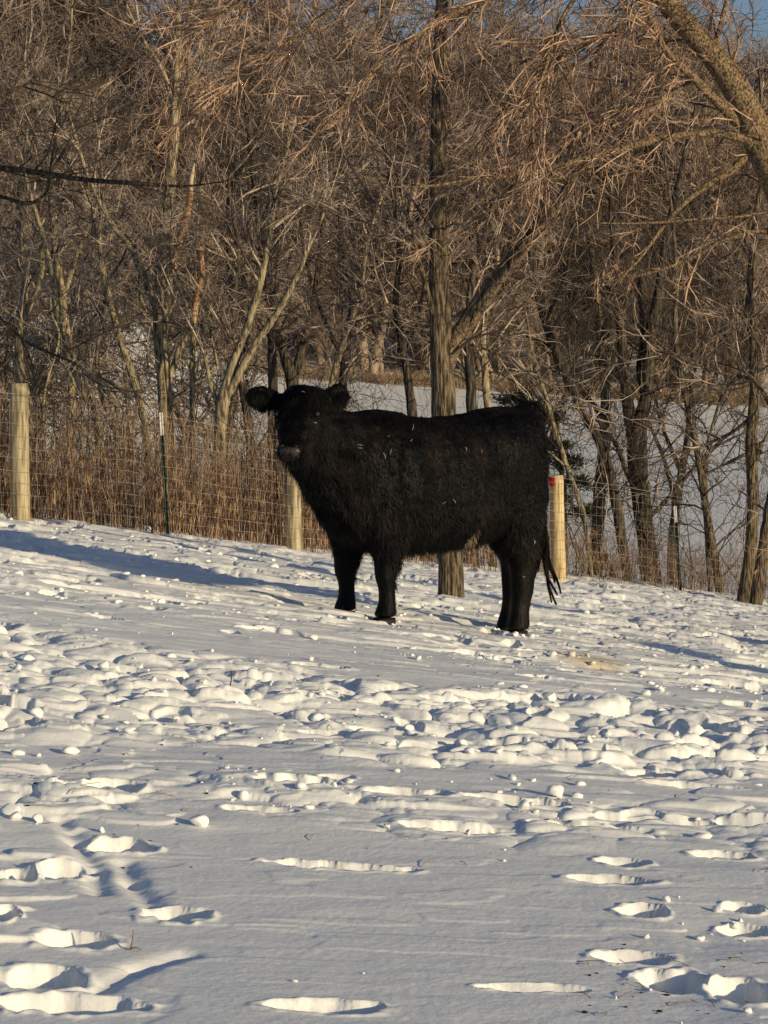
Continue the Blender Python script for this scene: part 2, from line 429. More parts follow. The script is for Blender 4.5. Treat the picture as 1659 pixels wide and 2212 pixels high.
def resample(pts, rad, N):
    """Catmull-Rom through the control points"""
    pts = np.asarray(pts, float); rad = np.asarray(rad, float)
    p = np.concatenate([[2 * pts[0] - pts[1]], pts, [2 * pts[-1] - pts[-2]]])
    seg = len(pts) - 1; s = np.linspace(0, seg, N); i = np.minimum(s.astype(int), seg - 1); f = (s - i)[:, None]
    a, b, c, d = p[i], p[i + 1], p[i + 2], p[i + 3]
    q = .5 * ((2 * b) + (c - a) * f + (2 * a - 5 * b + 4 * c - d) * f ** 2 + (3 * b - 3 * c + d - a) * f ** 3)
    return q, np.interp(s, np.arange(len(rad)), rad)

def twiggery(rng, wood, crown, pts, rad, lens, dens=(4, 8, 6), l1=(.6, 1.9), l2=(.25, .8), l3=(.10, .36), t0=.3,
             r1=.012, r2=.0054, r3=.0035, trop=(0, 0, .03), wob=.22, a1=(.5, 1.1)):
    """three orders of branches from the given limbs; first order into wood, the rest into crown"""
    cnt = np.maximum((np.asarray(lens) * dens[0]).astype(int), 1)
    par, t, p, d, r = spawn(rng, pts, rad, cnt, t0, .98, *a1)
    L = (l1[0] + (l1[1] - l1[0]) * rng.rand(len(par)))
    b1 = walk(rng, p, d, L, 7, wob * .7, trop); ra = np.minimum(r1 * (.6 + .8 * rng.rand(len(par))), r * .8)
    rr1 = ra[:, None] * np.linspace(1, .3, 7)
    crown.tubes(b1, rr1, 4)
    par, t, p, d, r = spawn(rng, b1, rr1, np.maximum((L * dens[1]).astype(int), 1), .12, 1, .4, 1.2)
    L2 = (l2[0] + (l2[1] - l2[0]) * rng.rand(len(par)))
    b2 = walk(rng, p, d, L2, 7, wob * .9, trop); ra = r2 * (.6 + .7 * rng.rand(len(par)))
    rr2 = ra[:, None] * np.linspace(1, .4, 7)
    crown.tubes(b2, rr2, 3)
    if dens[2] > 0:
        par, t, p, d, r = spawn(rng, b2, rr2, np.full(len(b2), dens[2]), .1, 1, .35, 1.2)
        L3 = (l3[0] + (l3[1] - l3[0]) * rng.rand(len(par)))
        b3 = walk(rng, p, d, L3, 4, wob * 1.2, trop)
        crown.tubes(b3, (r3 * (.7 + .6 * rng.rand(len(par))))[:, None] * np.array([1, .8, .6, .35]), 3)

def hero_tree(name, Y, limbs, bark, twig, label, seed, cat='tree', group=None, foot=True, sides=10, tw=None, rough=.012, pend=None, tf=None):
    """limbs: lists of (u, v, width in px[, distance offset]) measured on the photograph, at distance Y"""
    rng = np.random.RandomState(seed)
    tw = dict(tw or {})
    world = []
    for li in limbs:
        pp, rr = [], []
        L = np.cumsum([0] + [math.hypot(a[0] - b[0], a[1] - b[1]) for a, b in zip(li[:-1], li[1:])])
        lean = (rng.rand() - .5) * .55 if len(world) else 0.0
        for k, c in enumerate(li):
            off = (c[3] if len(c) > 3 else 0) + lean * L[k] / 5415 * Y
            pp.append(P(c[0], c[1], Y + off)); rr.append(max(c[2], 1.5) / 2 * (Y + off) / F0)
        world.append((np.array(pp), np.array(rr)))
    base = world[0][0][0].copy()
    root = empty(name, base)
    tag(root, label, cat, group)
    if foot:                                           # carry the stem down into the snow
        p0, r0 = world[0]
        g = float(gza(np.array([base[0]]), np.array([base[1]]))[0])
        world[0] = (np.concatenate([[[base[0], base[1], min(g, base[2]) - .12]], p0]), np.concatenate([[r0[0] * 1.15], r0]))
    wood, crown = Geo(), Geo()
    allp, allr, lens = [], [], []
    for k, (pp, rr) in enumerate(world):
        n = max(20, int(len(pp) * 7))
        q, r = resample(pp, rr, 40)
        q = q + (rng.randn(*q.shape) * rough * r[:, None] * 6) * np.linspace(0, 1, 40)[:, None]
        r = r * (1 + .06 * np.convolve(rng.randn(46), np.ones(5) / 3, 'same')[3:43])
        wood.tubes(q - base, r, sides if r[0] > .03 else 6, cap=True)
        allp.append(q - base); allr.append(r); lens.append(np.linalg.norm(np.diff(q, axis=0), axis=1).sum())
    if tf is not None: lens = [l * f for l, f in zip(lens, tf)]
    twiggery(rng, wood, crown, np.array(allp), np.array(allr), lens, **tw)
    if pend:
        ids = pend[0]; AP = np.array(allp)[ids]; AR = np.array(allr)[ids]
        par, t, p, d, r = spawn(rng, AP, AR, np.full(len(ids), pend[1]), .1, 1, .5, 1.3)
        d = norm(d + np.array([-.25, 0, -.5])); L = .35 + .85 * rng.rand(len(par)) ** 1.5
        b = walk(rng, p, d, L, 12, .10, (-.02, 0, -.09)); br = (.0058 * (.7 + .6 * rng.rand(len(par))))[:, None] * np.linspace(1, .5, 12)
        crown.tubes(b, br, 5)
        par, t, p, d, r = spawn(rng, b, br, np.full(len(b), 5), .15, 1, .3, .9)
        b = walk(rng, p, d, .12 + .35 * rng.rand(len(par)), 6, .13, (-.02, 0, -.06)); crown.tubes(b, np.full((len(par), 1), .0034) * np.linspace(1, .4, 6), 4)
    wood.build('trunk', bark, root)
    crown.build('crown', twig, root)
    return root

HT = []
T0 = dict(dens=(3.3, 7, 5), l1=(.5, 1.7), t0=.40)
TR = dict(dens=(3.5, 6, 4), l1=(.3, 1.5), t0=.2)
# the tree standing inside the paddock behind the cow
shade = hero_tree('shade_tree', 19.0, [
    [(974, 1303, 57), (973, 1200, 54), (966, 1050, 52), (958, 870, 51), (950, 650, 46), (946, 450, 38), (948, 250, 33), (951, 80, 30), (960, -90, 24)],
    [(962, 800, 24), (985, 735, 22), (1040, 650, 21), (1118, 548, 18), (1178, 482, 14), (1225, 405, 10), (1300, 300, 7), (1380, 180, 6)],
    [(1118, 548, 16), (1160, 470, 12), (1190, 380, 9), (1240, 270, 6)],
    [(948, 720, 14), (925, 640, 13), (905, 560, 10), (880, 470, 8), (850, 350, 5)],
    [(945, 705, 12), (900, 680, 10), (830, 655, 7), (760, 640, 4)],
    [(975, 770, 8), (1010, 745, 7), (1080, 765, 6), (1200, 800, 5), (1330, 880, 3)],
], M['bark'], M['twig'], 'brown bare tree rooted in the snow directly behind the cow, big limb leaning right', 1, sides=16,
    tw=dict(dens=(3.0, 7, 4), l1=(.4, 1.3), t0=.42))

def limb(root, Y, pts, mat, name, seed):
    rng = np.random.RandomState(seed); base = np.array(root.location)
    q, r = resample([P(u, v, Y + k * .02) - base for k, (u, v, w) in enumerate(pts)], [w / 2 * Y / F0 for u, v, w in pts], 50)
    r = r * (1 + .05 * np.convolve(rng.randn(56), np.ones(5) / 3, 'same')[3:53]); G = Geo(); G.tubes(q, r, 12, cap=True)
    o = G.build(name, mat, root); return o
limb(shade, 18.99, [(960, 800, 26), (990, 728, 40), (1042, 646, 38), (1118, 546, 31), (1180, 480, 25), (1226, 405, 18), (1300, 300, 12), (1370, 190, 7)], M['bark_orange'], 'lit_limb', 5)  # limb again in paler orange bark, putting sunlight and peel into its colour

# stems on the far side of the fence, left half
hero_tree('bare_tree', 27.0, [
    [(372, 1150, 36), (366, 1000, 34), (355, 850, 33), (345, 700, 29), (352, 560, 26), (368, 400, 25), (378, 250, 22), (384, 100, 16), (392, -80, 10)],
    [(352, 700, 20), (320, 620, 18), (285, 540, 15), (240, 480, 12), (190, 380, 8), (150, 250, 5)],
    [(378, 250, 12), (420, 160, 9), (470, 60, 6), (500, -60, 4)],
    [(380, 240, 13), (350, 150, 10), (300, 70, 7), (250, -40, 5)],
    [(356, 850, 14), (385, 760, 13), (420, 700, 9), (450, 600, 6)],
], M['bark_olive'], M['twig'], 'tall olive-barked tree left of the broken orange snags behind the fence', 2, tw=T0)
def peeled(root, Y, pts, seed):
    rng = np.random.RandomState(seed); base = np.array(root.location)
    pp = [P(u, v, Y) - base for u, v, w in pts]; rr = [w / 2 * Y / F0 for u, v, w in pts]
    q, r = resample(pp, rr, 36); G = Geo(); r = r * (1 + .06 * rng.randn(36)); r[-4:] *= [.9, .7, .8, .35]
    G.tubes(q, r, 9, cap=True); G.build('peeled_top', M['stripped'], root)
sn = hero_tree('broken_snag', 26.5, [
    [(372, 1150, 14), (368, 900, 13), (356, 720, 12), (368, 600, 11), (385, 540, 9)],
], M['bark_olive'], M['twig'], 'broken snag with peeled orange wood ending in a jagted tip'.replace('jagted', 'jagged'), 3, sides=9, tw=dict(dens=(1, 4, 2), l1=(.2, .6), t0=.1))
peeled(sn, 26.48, [(376, 580, 12), (385, 530, 16), (402, 470, 17), (410, 432, 14), (413, 390, 11), (420, 352, 7)], 3)
sn = hero_tree('broken_snag', 26.4, [
    [(410, 1150, 14), (415, 900, 13), (416, 740, 13), (425, 650, 12), (434, 600, 10)],
    [(428, 650, 6), (450, 700, 6), (470, 790, 6)],
], M['bark_olive'], M['twig'], 'shorter broken snag of peeled grey-orange wood, the right one of the two', 4, sides=9, tw=dict(dens=(1.2, 4, 2), l1=(.2, .6), t0=.1))
peeled(sn, 26.38, [(418, 700, 12), (425, 640, 13), (436, 590, 13), (434, 540, 13), (438, 494, 10)], 4)
# more pale slanting stems in the left half
hero_tree('leaning_tree', 28.5, [
    [(330, 1150, 20), (322, 980, 18), (300, 860, 17), (262, 740, 15), (235, 640, 13), (215, 520, 10), (220, 380, 7), (200, 220, 4)],
], M['bark_olive'], M['twig'], 'pale stem leaning left between the crooked tree and the tall olive-barked tree', 25, tw=T0)
hero_tree('bare_tree', 29.5, [
    [(60, 1130, 24), (62, 900, 22), (40, 760, 19), (55, 600, 16), (40, 440, 12), (60, 260, 8), (50, 80, 5)],
    [(48, 700, 12), (90, 590, 11), (85, 460, 8), (110, 330, 5)],
], M['bark_olive'], M['twig'], 'pale trunk rising straight behind the left wooden post', 26, tw=T0)
hero_tree('bare_tree', 29.0, [
    [(548, 1150, 20), (540, 950, 19), (520, 820, 16), (505, 680, 14), (515, 540, 11), (495, 400, 8), (505, 200, 5)],
], M['bark_dark'], M['twig'], 'dark slender stem between the forked yellow-brown tree and the cow ear', 27, tw=T0)
hero_tree('leaning_tree', 30.0, [
    [(700, 1150, 16), (705, 900, 15), (735, 760, 13), (775, 640, 11), (800, 500, 8), (850, 360, 5)],
    [(735, 760, 8), (790, 700, 7), (850, 690, 5), (900, 650, 3)],
], M['bark_olive'], M['twig'], 'thin pale stem slanting right above the cow shoulder', 28, tw=T0)
hero_tree('forked_tree', 26.0, [
    [(470, 1160, 32), (474, 1000, 30), (480, 880, 27), (500, 800, 22), (530, 720, 19), (560, 620, 16), (580, 520, 13), (600, 400, 9), (640, 250, 5)],
    [(482, 870, 18), (515, 810, 18), (550, 745, 16), (590, 690, 14), (640, 600, 11), (665, 540, 8), (700, 460, 5)],
    [(480, 900, 12), (455, 830, 11), (440, 760, 8), (400, 650, 5)],
    [(562, 610, 8), (520, 570, 7), (450, 540, 5), (400, 500, 4)],
], M['bark_olive'], M['twig'], 'yellow-brown forked tree just left of the cow head, both stems leaning right', 5, tw=T0)
hero_tree('dark_tree', 31.0, [
    [(634, 1150, 32), (634, 950, 30), (632, 830, 30), (612, 760, 20), (590, 690, 20), (572, 580, 18), (560, 460, 17), (546, 345, 16), (530, 180, 12), (515, -60, 8)],
    [(632, 830, 22), (650, 760, 18), (672, 680, 15), (690, 560, 12), (700, 420, 9), (690, 250, 6)],
    [(590, 1150, 26), (590, 900, 24), (588, 760, 20), (582, 650, 17), (560, 560, 13)],
    [(500, 640, 12), (492, 480, 13), (505, 390, 11), (540, 330, 9), (580, 200, 6)],
], M['bark_dark'], M['twig_dark'], 'dark shaded tree forking straight above the cow head', 6, tw=T0)
hero_tree('leaning_tree', 27.5, [
    [(222, 1150, 22), (214, 940, 21), (190, 865, 21), (162, 800, 20), (138, 740, 19), (120, 640, 15), (95, 520, 11), (60, 400, 7), (30, 260, 5)],
    [(238, 900, 12), (222, 860, 12), (210, 780, 11), (222, 680, 9), (240, 560, 6)],
    [(140, 745, 9), (100, 720, 8), (40, 690, 6), (-30, 640, 4)],
], M['bark_olive'], M['twig'], 'crooked tree leaning left between the left wooden post and the green steel post', 7, tw=T0)
hero_tree('bare_tree', 30.0, [
    [(150, 1130, 22), (150, 960, 20), (155, 820, 19), (135, 650, 17), (118, 520, 15), (110, 400, 13), (130, 250, 9), (150, 90, 6), (160, -60, 4)],
    [(135, 650, 12), (170, 540, 10), (215, 430, 8), (240, 300, 5)],
    [(112, 420, 9), (70, 330, 7), (30, 220, 5), (0, 100, 3)],
], M['bark_olive'], M['twig'], 'pale bare tree near the left edge rising behind the crooked leaning tree', 8, tw=T0)
hero_tree('sapling', 24.5, [
    [(96, 1110, 7), (94, 900, 7), (100, 830, 6), (128, 730, 5), (112, 680, 5), (108, 640, 4)],
], M['bark_olive'], M['twig'], 'thin pale sapling right beside the left wooden post', 9, foot=True, sides=6, tw=dict(dens=(2, 4, 2), l1=(.2, .6)))
hero_tree('bare_tree', 33.0, [
    [(770, 1100, 24), (740, 900, 22), (745, 780, 18), (760, 640, 14), (735, 480, 11), (740, 300, 8), (760, 100, 5)],
    [(745, 780, 12), (700, 690, 10), (660, 560, 7), (640, 420, 4)],
], M['bark_dark'], M['twig'], 'slim bare tree rising behind the cow neck', 10, tw=T0)
hero_tree('bare_tree', 29.0, [
    [(900, 1150, 24), (895, 950, 23), (885, 850, 22), (872, 760, 18), (855, 660, 15), (862, 550, 12), (850, 430, 9), (820, 260, 6)],
    [(875, 770, 10), (900, 700, 9), (915, 600, 7), (900, 480, 4)],
], M['bark_dark'], M['twig_dark'], 'dark bare tree just left of the trunk behind the cow back', 11, tw=T0)
hero_tree('bare_tree', 27.5, [
    [(1022, 1180, 26), (1020, 950, 25), (1018, 850, 24), (1012, 740, 20), (1020, 600, 14), (1060, 460, 9), (1080, 300, 5)],
], M['bark_dark'], M['twig'], 'brown bare tree close on the right of the trunk behind the cow back', 12, tw=T0)
hero_tree('bare_tree', 28.0, [
    [(1065, 1180, 18), (1060, 950, 18), (1050, 840, 17), (1045, 700, 13), (1075, 560, 10), (1050, 430, 7), (1030, 280, 4)],
], M['bark_olive'], M['twig'], 'narrow pale-barked tree, second to the right of the trunk behind the cow back', 13, tw=T0)
# right half
hero_tree('forked_tree', 31.5, [
    [(1408, 1285, 50), (1400, 1200, 42), (1385, 1080, 40), (1376, 980, 40), (1380, 920, 38), (1398, 840, 28), (1402, 740, 28), (1425, 630, 24), (1440, 520, 20), (1470, 380, 14), (1510, 200, 9), (1540, 20, 6)],
    [(1374, 1000, 26), (1360, 900, 27), (1350, 820, 24), (1340, 700, 20), (1335, 600, 16), (1320, 450, 12), (1330, 280, 8), (1310, 100, 5)],
    [(1395, 860, 14), (1380, 800, 13), (1388, 720, 11), (1380, 600, 8)],
    [(1400, 1120, 10), (1440, 1080, 10), (1500, 1010, 8), (1560, 950, 6), (1640, 900, 4)],
    [(1372, 1060, 14), (1350, 1010, 11), (1330, 960, 9), (1290, 900, 6)],
], M['bark_dark'], M['twig_dark'], 'thickest forked trunk right of the cow, between the red-marked post and steel post', 14, sides=14, tw=TR)
hero_tree('leaning_tree', 30.5, [
    [(1362, 1285, 24), (1345, 1180, 24), (1330, 1080, 24), (1302, 970, 22), (1256, 885, 21), (1228, 820, 21), (1200, 760, 20), (1168, 660, 18), (1150, 560, 14), (1120, 450, 10), (1060, 300, 6)],
    [(1200, 760, 10), (1170, 740, 8), (1110, 720, 5)],
    [(1180, 690, 9), (1220, 600, 9), (1240, 500, 6), (1280, 380, 4)],
], M['bark_dark'], M['twig_dark'], 'dark smooth trunk leaning far left across the snowy field', 15, tw=TR)
hero_tree('bare_tree', 32.0, [
    [(1282, 1270, 36), (1288, 1180, 30), (1296, 1050, 27), (1305, 950, 25), (1308, 850, 23), (1298, 740, 19), (1290, 640, 15), (1270, 500, 11), (1230, 330, 6)],
    [(1305, 900, 14), (1260, 850, 12), (1220, 800, 9), (1160, 740, 5)],
    [(1296, 1180, 12), (1318, 1230, 14), (1338, 1270, 12)],
], M['bark'], M['twig'], 'upright brown tree first to the right of the red-marked wooden post', 16, tw=TR)
hero_tree('leaning_tree', 29.5, [
    [(1278, 1250, 10), (1262, 1120, 12), (1225, 1010, 12), (1200, 930, 11), (1180, 860, 10), (1150, 760, 7), (1130, 640, 4)],
    [(1225, 1010, 6), (1190, 980, 5), (1150, 950, 3)],
], M['bark_olive'], M['twig_dark'], 'thin pale stem leaning left just behind the cow rump', 17, tw=dict(dens=(2.5, 5, 3), l1=(.3, 1.), t0=.1))
hero_tree('bare_tree', 30.5, [
    [(1558, 1300, 20), (1545, 1210, 18), (1525, 1100, 17), (1512, 1010, 16), (1492, 900, 14), (1468, 800, 13), (1458, 700, 12), (1462, 600, 10), (1450, 450, 7), (1430, 300, 4)],
    [(1535, 1290, 12), (1530, 1200, 12), (1524, 1080, 10), (1530, 960, 7), (1560, 850, 5), (1600, 740, 3)],
    [(1492, 900, 6), (1450, 860, 5), (1400, 840, 3)],
    [(1515, 1030, 6), (1570, 1000, 5), (1650, 960, 3)],
], M['bark'], M['twig_dark'], 'slender twin-stemmed tree between the right steel post and the right edge', 18, tw=dict(dens=(4, 6, 4), l1=(.4, 1.3), t0=.15))
hero_tree('bare_tree', 28.5, [
    [(1605, 1310, 32), (1620, 1200, 27), (1627, 1080, 26), (1622, 960, 25), (1630, 860, 24), (1628, 740, 22), (1622, 620, 19), (1632, 480, 15), (1650, 330, 10), (1640, 150, 6)],
    [(1630, 1000, 12), (1642, 970, 11), (1645, 955, 9)],
    [(1624, 900, 8), (1570, 940, 7), (1480, 975, 6), (1400, 990, 3)],
    [(1630, 760, 9), (1580, 700, 7), (1500, 640, 5)],
    [(1632, 820, 8), (1540, 800, 7), (1450, 760, 5), (1380, 700, 3)],
], M['bark'], M['twig'], 'straight grey-brown trunk with a cut stub near the right edge', 19, sides=12, tw=dict(dens=(4, 6, 4), l1=(.4, 1.4), t0=.25))
hero_tree('leaning_tree', 28.0, [
    [(1632, 1310, 28), (1648, 1200, 28), (1668, 1080, 26), (1690, 950, 24), (1720, 700, 18), (1740, 400, 10)],
    [(1690, 950, 10), (1650, 850, 8), (1590, 780, 5)],
], M['bark'], M['twig'], 'rough trunk leaning out of the right edge of the picture', 20, tw=T0)
# dark limbs reaching in from the left
hero_tree('overhanging_tree', 22.5, [
    [(-260, 1080, 60), (-250, 800, 55), (-230, 600, 45), (-220, 300, 30), (-200, 0, 18)],
    [(-235, 560, 22), (-120, 400, 17), (-20, 365, 14), (80, 372, 12), (180, 388, 11), (300, 396, 9), (400, 402, 5), (480, 392, 3)],
    [(-230, 500, 16), (-100, 420, 12), (0, 425, 9), (60, 440, 8), (100, 415, 7), (108, 370, 6), (120, 300, 4)],
    [(-220, 300, 14), (-80, 220, 9), (60, 180, 6), (180, 60, 4)],
    [(-245, 750, 12), (-80, 640, 9), (60, 740, 7), (170, 790, 6), (230, 850, 3)],
], M['bark_dark'], M['twig_dark'], 'dark tree off the left edge sending a long level limb across the woods', 21, tw=dict(dens=(3.5, 7, 4), l1=(.3, 1.1), t0=.3, r1=.009))
# the big tree at the upper right whose lit twigs hang over everything
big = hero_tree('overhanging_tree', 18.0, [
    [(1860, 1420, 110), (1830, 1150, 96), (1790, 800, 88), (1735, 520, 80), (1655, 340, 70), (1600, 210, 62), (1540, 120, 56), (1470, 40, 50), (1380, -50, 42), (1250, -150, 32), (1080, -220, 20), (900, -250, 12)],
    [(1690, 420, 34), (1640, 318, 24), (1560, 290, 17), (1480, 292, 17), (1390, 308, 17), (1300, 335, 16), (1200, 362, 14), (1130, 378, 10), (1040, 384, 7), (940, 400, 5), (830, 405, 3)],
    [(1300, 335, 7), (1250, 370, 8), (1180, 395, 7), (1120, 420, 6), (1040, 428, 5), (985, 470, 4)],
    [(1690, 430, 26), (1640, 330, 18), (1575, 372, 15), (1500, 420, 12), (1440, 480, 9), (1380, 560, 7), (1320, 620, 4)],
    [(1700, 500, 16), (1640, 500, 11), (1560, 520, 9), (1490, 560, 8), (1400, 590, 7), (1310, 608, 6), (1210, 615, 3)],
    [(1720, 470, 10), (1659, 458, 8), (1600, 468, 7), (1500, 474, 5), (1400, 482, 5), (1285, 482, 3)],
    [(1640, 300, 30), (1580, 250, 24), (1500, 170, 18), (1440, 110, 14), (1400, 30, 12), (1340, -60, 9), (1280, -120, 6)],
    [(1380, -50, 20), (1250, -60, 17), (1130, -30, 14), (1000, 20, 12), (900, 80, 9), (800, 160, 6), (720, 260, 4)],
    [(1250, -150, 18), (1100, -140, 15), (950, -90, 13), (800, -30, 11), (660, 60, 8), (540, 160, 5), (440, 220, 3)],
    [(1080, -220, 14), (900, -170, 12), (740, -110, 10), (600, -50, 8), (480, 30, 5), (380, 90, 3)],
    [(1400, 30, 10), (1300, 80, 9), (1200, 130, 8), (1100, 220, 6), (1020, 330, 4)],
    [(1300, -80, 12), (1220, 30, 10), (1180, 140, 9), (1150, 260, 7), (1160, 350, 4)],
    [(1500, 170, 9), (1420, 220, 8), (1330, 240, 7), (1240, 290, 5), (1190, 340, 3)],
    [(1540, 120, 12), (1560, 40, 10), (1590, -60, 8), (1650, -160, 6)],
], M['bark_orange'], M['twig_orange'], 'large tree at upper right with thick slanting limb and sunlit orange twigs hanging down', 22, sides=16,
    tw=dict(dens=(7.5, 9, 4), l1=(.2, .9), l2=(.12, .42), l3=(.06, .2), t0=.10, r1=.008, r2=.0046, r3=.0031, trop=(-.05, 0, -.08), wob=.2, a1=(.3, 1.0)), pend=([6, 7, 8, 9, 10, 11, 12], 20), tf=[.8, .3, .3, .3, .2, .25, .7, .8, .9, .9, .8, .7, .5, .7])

# generic thicket trees: a few grown kinds, copied
def generic(seed, h, stems, tw, bark, twig, name, label, group):
    rng = np.random.RandomState(seed)
    root = empty(name); tag(root, label, 'tree', group)
    wood, crown = Geo(), Geo(); ps, rs_, ls = [], [], []
    for s in range(stems):
        L = h * (.7 + .3 * rng.rand()); d = np.array([[rng.randn() * .16, rng.randn() * .16, 1.0]])
        p = walk(rng, np.array([[rng.randn() * .08 * (stems > 1), rng.randn() * .08 * (stems > 1), -.3]]), d, np.array([L]), 40, .035, (0, 0, .01))[0]
        r = np.linspace(1, .14, 40) * (.030 + .008 * h * (.6 + .5 * rng.rand()) / max(1, stems ** .5))
        wood.tubes(p, r, 8, cap=True); ps.append(p); rs_.append(r); ls.append(L)
        for b in range(4):                               # big limbs
            i = rng.randint(8, 30); dd = norm(np.array([rng.randn(), rng.randn(), .9 + .5 * rng.rand()]))
            q = walk(rng, p[i][None], dd[None], np.array([L * .45 * rng.uniform(.6, 1.1)]), 40, .05, (0, 0, .02))[0]
            rr = r[i] * .65 * np.linspace(1, .2, 40); wood.tubes(q, rr, 6); ps.append(q); rs_.append(rr); ls.append(L * .45)
    twiggery(rng, wood, crown, np.array(ps), np.array(rs_), ls, **tw)
    wood.build('trunk', bark, root); crown.build('crown', twig, root)
    return root
GT = dict(dens=(3.6, 6, 4), l1=(.5, 1.8), l2=(.25, .9), l3=(.12, .4), t0=.36, r1=.015, r2=.0068, r3=.0044, wob=.24)
LG = 'bare tree lost in the tangled sunlit thicket on the left side of the woods'
RG = 'thin bare tree in the loose row in front of the open snowy field'
kinds = [generic(101, 7.5, 2, GT, M['bark_olive'], M['twig'], 'thicket_tree', LG, 'trees of the left thicket'),
         generic(102, 8.5, 1, GT, M['bark'], M['twig'], 'thicket_tree', LG, 'trees of the left thicket'),
         generic(103, 6.0, 3, GT, M['bark_olive'], M['twig'], 'thicket_tree', LG, 'trees of the left thicket'),
         generic(104, 9.0, 2, GT, M['bark_dark'], M['twig_dark'], 'thicket_tree', LG, 'trees of the left thicket')]
def dup(root, loc, rz, sc=1.0, name=None):
    r = root.copy(); COL.objects.link(r); r.location = loc; r.rotation_euler = (0, 0, rz); r.scale = (sc, sc, sc)
    for ch in root.children:
        c = ch.copy(); COL.objects.link(c); c.parent = r
    return r
def put(root, x, y, rz, sc):
    root.location = (x, y, float(gza(np.array([x]), np.array([y]))[0])); root.rotation_euler = (0, 0, rz); root.scale = (sc, sc, sc)
rg = np.random.RandomState(5)
spots = []
for k in range(10):
    for _ in range(50):
        Y = 31 + 34 * rg.rand() ** 1.1
        u = -150 + 800 * rg.rand()
        x = (u - 829) * Y / F0
        if all(math.hypot(x - a, Y - b) > 1.3 for a, b in spots): break
    spots.append((x, Y))
used = set(); ORD = dict(zip(np.argsort([a / b for a, b in spots]).tolist(), ['leftmost', 'second from the left', 'third from the left', 'fourth from the left', 'fifth from the left', 'fifth from the right', 'fourth from the right', 'third from the right', 'second from the right', 'rightmost']))
for k, (x, y) in enumerate(spots):
    i = k % 4; z = float(gza(np.array([x]), np.array([y]))[0]); rz = rg.rand() * 6.28; sc = .8 + .45 * rg.rand()
    if i not in used: put(kinds[i], x, y, rz, sc); used.add(i); ob = kinds[i]
    else: ob = dup(kinds[i], (x, y, z), rz, sc)
    ob['label'] = 'bushy bare tree deep in left woods, ' + ORD[k] + ' of its group'
thin = generic(105, 6.5, 1, dict(GT, dens=(3.0, 6, 3), t0=.35), M['bark_dark'], M['twig_dark'], 'field_edge_tree', RG, 'thin trees in front of the field')
for k, (u, Y) in enumerate([(1120, 34), (1450, 36)]):
    x = (u - 829) * Y / F0; z = float(gza(np.array([x]), np.array([Y]))[0])
    if k == 0: put(thin, x, Y, 1.0, .9); thin['label'] = 'thin dark tree beyond the fence directly behind the cow hips'
    else: dup(thin, (x, Y, z), rg.rand() * 6.28, .75 + .4 * rg.rand())['label'] = 'thin dark tree on the valley side behind the right steel post'

# ------------------------------------------------------------------ far wood on the hillside (one mass)
def far_wood():
    rng = np.random.RandomState(31)
    protos = []
    for s in range(6):
        g = Geo(); L = 12.0
        p = walk(rng, np.array([[0, 0, -.5]]), np.array([[rng.randn() * .1, rng.randn() * .1, 1]]), np.array([L]), 12, .05)[0]
        g.tubes(p, np.linspace(.19, .03, 12), 5)
        r = np.linspace(.19, .03, 12)
        par, t, q, d, rr = spawn(rng, p[None], r[None], np.array([26]), .12, 1, .4, .9)
        b = walk(rng, q, d, 2 + 3 * rng.rand(26), 6, .12, (0, 0, .06)); br = np.linspace(.06, .02, 6)[None] * np.ones((26, 1)); g.tubes(b, br, 4)
        par, t, q, d, rr = spawn(rng, b, br, np.full(26, 12), .1, 1, .4, 1.1)
        b2 = walk(rng, q, d, .8 + 1.6 * rng.rand(len(par)), 4, .2, (0, 0, .03)); b2r = np.linspace(.024, .012, 4)[None] * np.ones((len(par), 1)); g.tubes(b2, b2r, 3)
        par, t, q, d, rr = spawn(rng, b2, b2r, np.full(len(b2), 5), .1, 1, .4, 1.2)
        b3 = walk(rng, q, d, .4 + .8 * rng.rand(len(par)), 2, .2); g.tubes(b3, np.array([.012, .007])[None] * np.ones((len(par), 1)), 3)
        protos.append((np.concatenate(g.v), np.concatenate(g.q)))
    G = Geo()
    for k in range(360):
        f = rng.rand()
        Y = 89 + 150 * f ** 1.3
        x = (rng.rand() * 2 - 1) * .185 * Y
        if k < 90: Y = 88.5 + 8 * rng.rand(); x = (rng.rand() * 2 - 1) * 17
        if Y > 120 and -.11 < x / Y < -.01 and rng.rand() < .85: continue
        if Y > 125 and rng.rand() < .6: continue
        z = macro(np.array([x]), np.array([Y]))[0]
        v, q = protos[k % 6]; a = rng.rand() * 6.28; sc = .75 + .4 * rng.rand()
        if k < 90: sc *= .5
        if Y > 150: sc *= 1.15
        ca, sa = math.cos(a), math.sin(a)
        vv = np.stack([v[:, 0] * ca - v[:, 1] * sa, v[:, 0] * sa + v[:, 1] * ca, v[:, 2]], -1) * sc + np.array([x, Y, z])
        G.add(vv, q)
    o = G.build('far_wood', M['far_twig'])
    tag(o, 'brown leafless wood massed on the far hillside beyond the snowy field', 'woodland', kind='stuff')
    # dry grass at the edge of the field
    n = 7000; G = Geo()
    Y = 86 + 3.5 * rng.rand(n); x = (rng.rand(n) * 2 - 1) * 17
    z = macro(x, Y); h = .08 + .34 * rng.rand(n) ** 2
    top = np.stack([x + rng.randn(n) * .2, Y + rng.randn(n) * .2, z + h], -1); bot = np.stack([x, Y, z - .05], -1)
    G.tubes(np.stack([bot, (bot + top) / 2, top], 1), np.array([.02, .015, .007])[None] * np.ones((n, 1)), 3)
    o = G.build('dry_grass', M['dry_grass']); tag(o, 'tan dry grass fringe along the far edge of the snowy field', 'grass', kind='stuff')
far_wood()

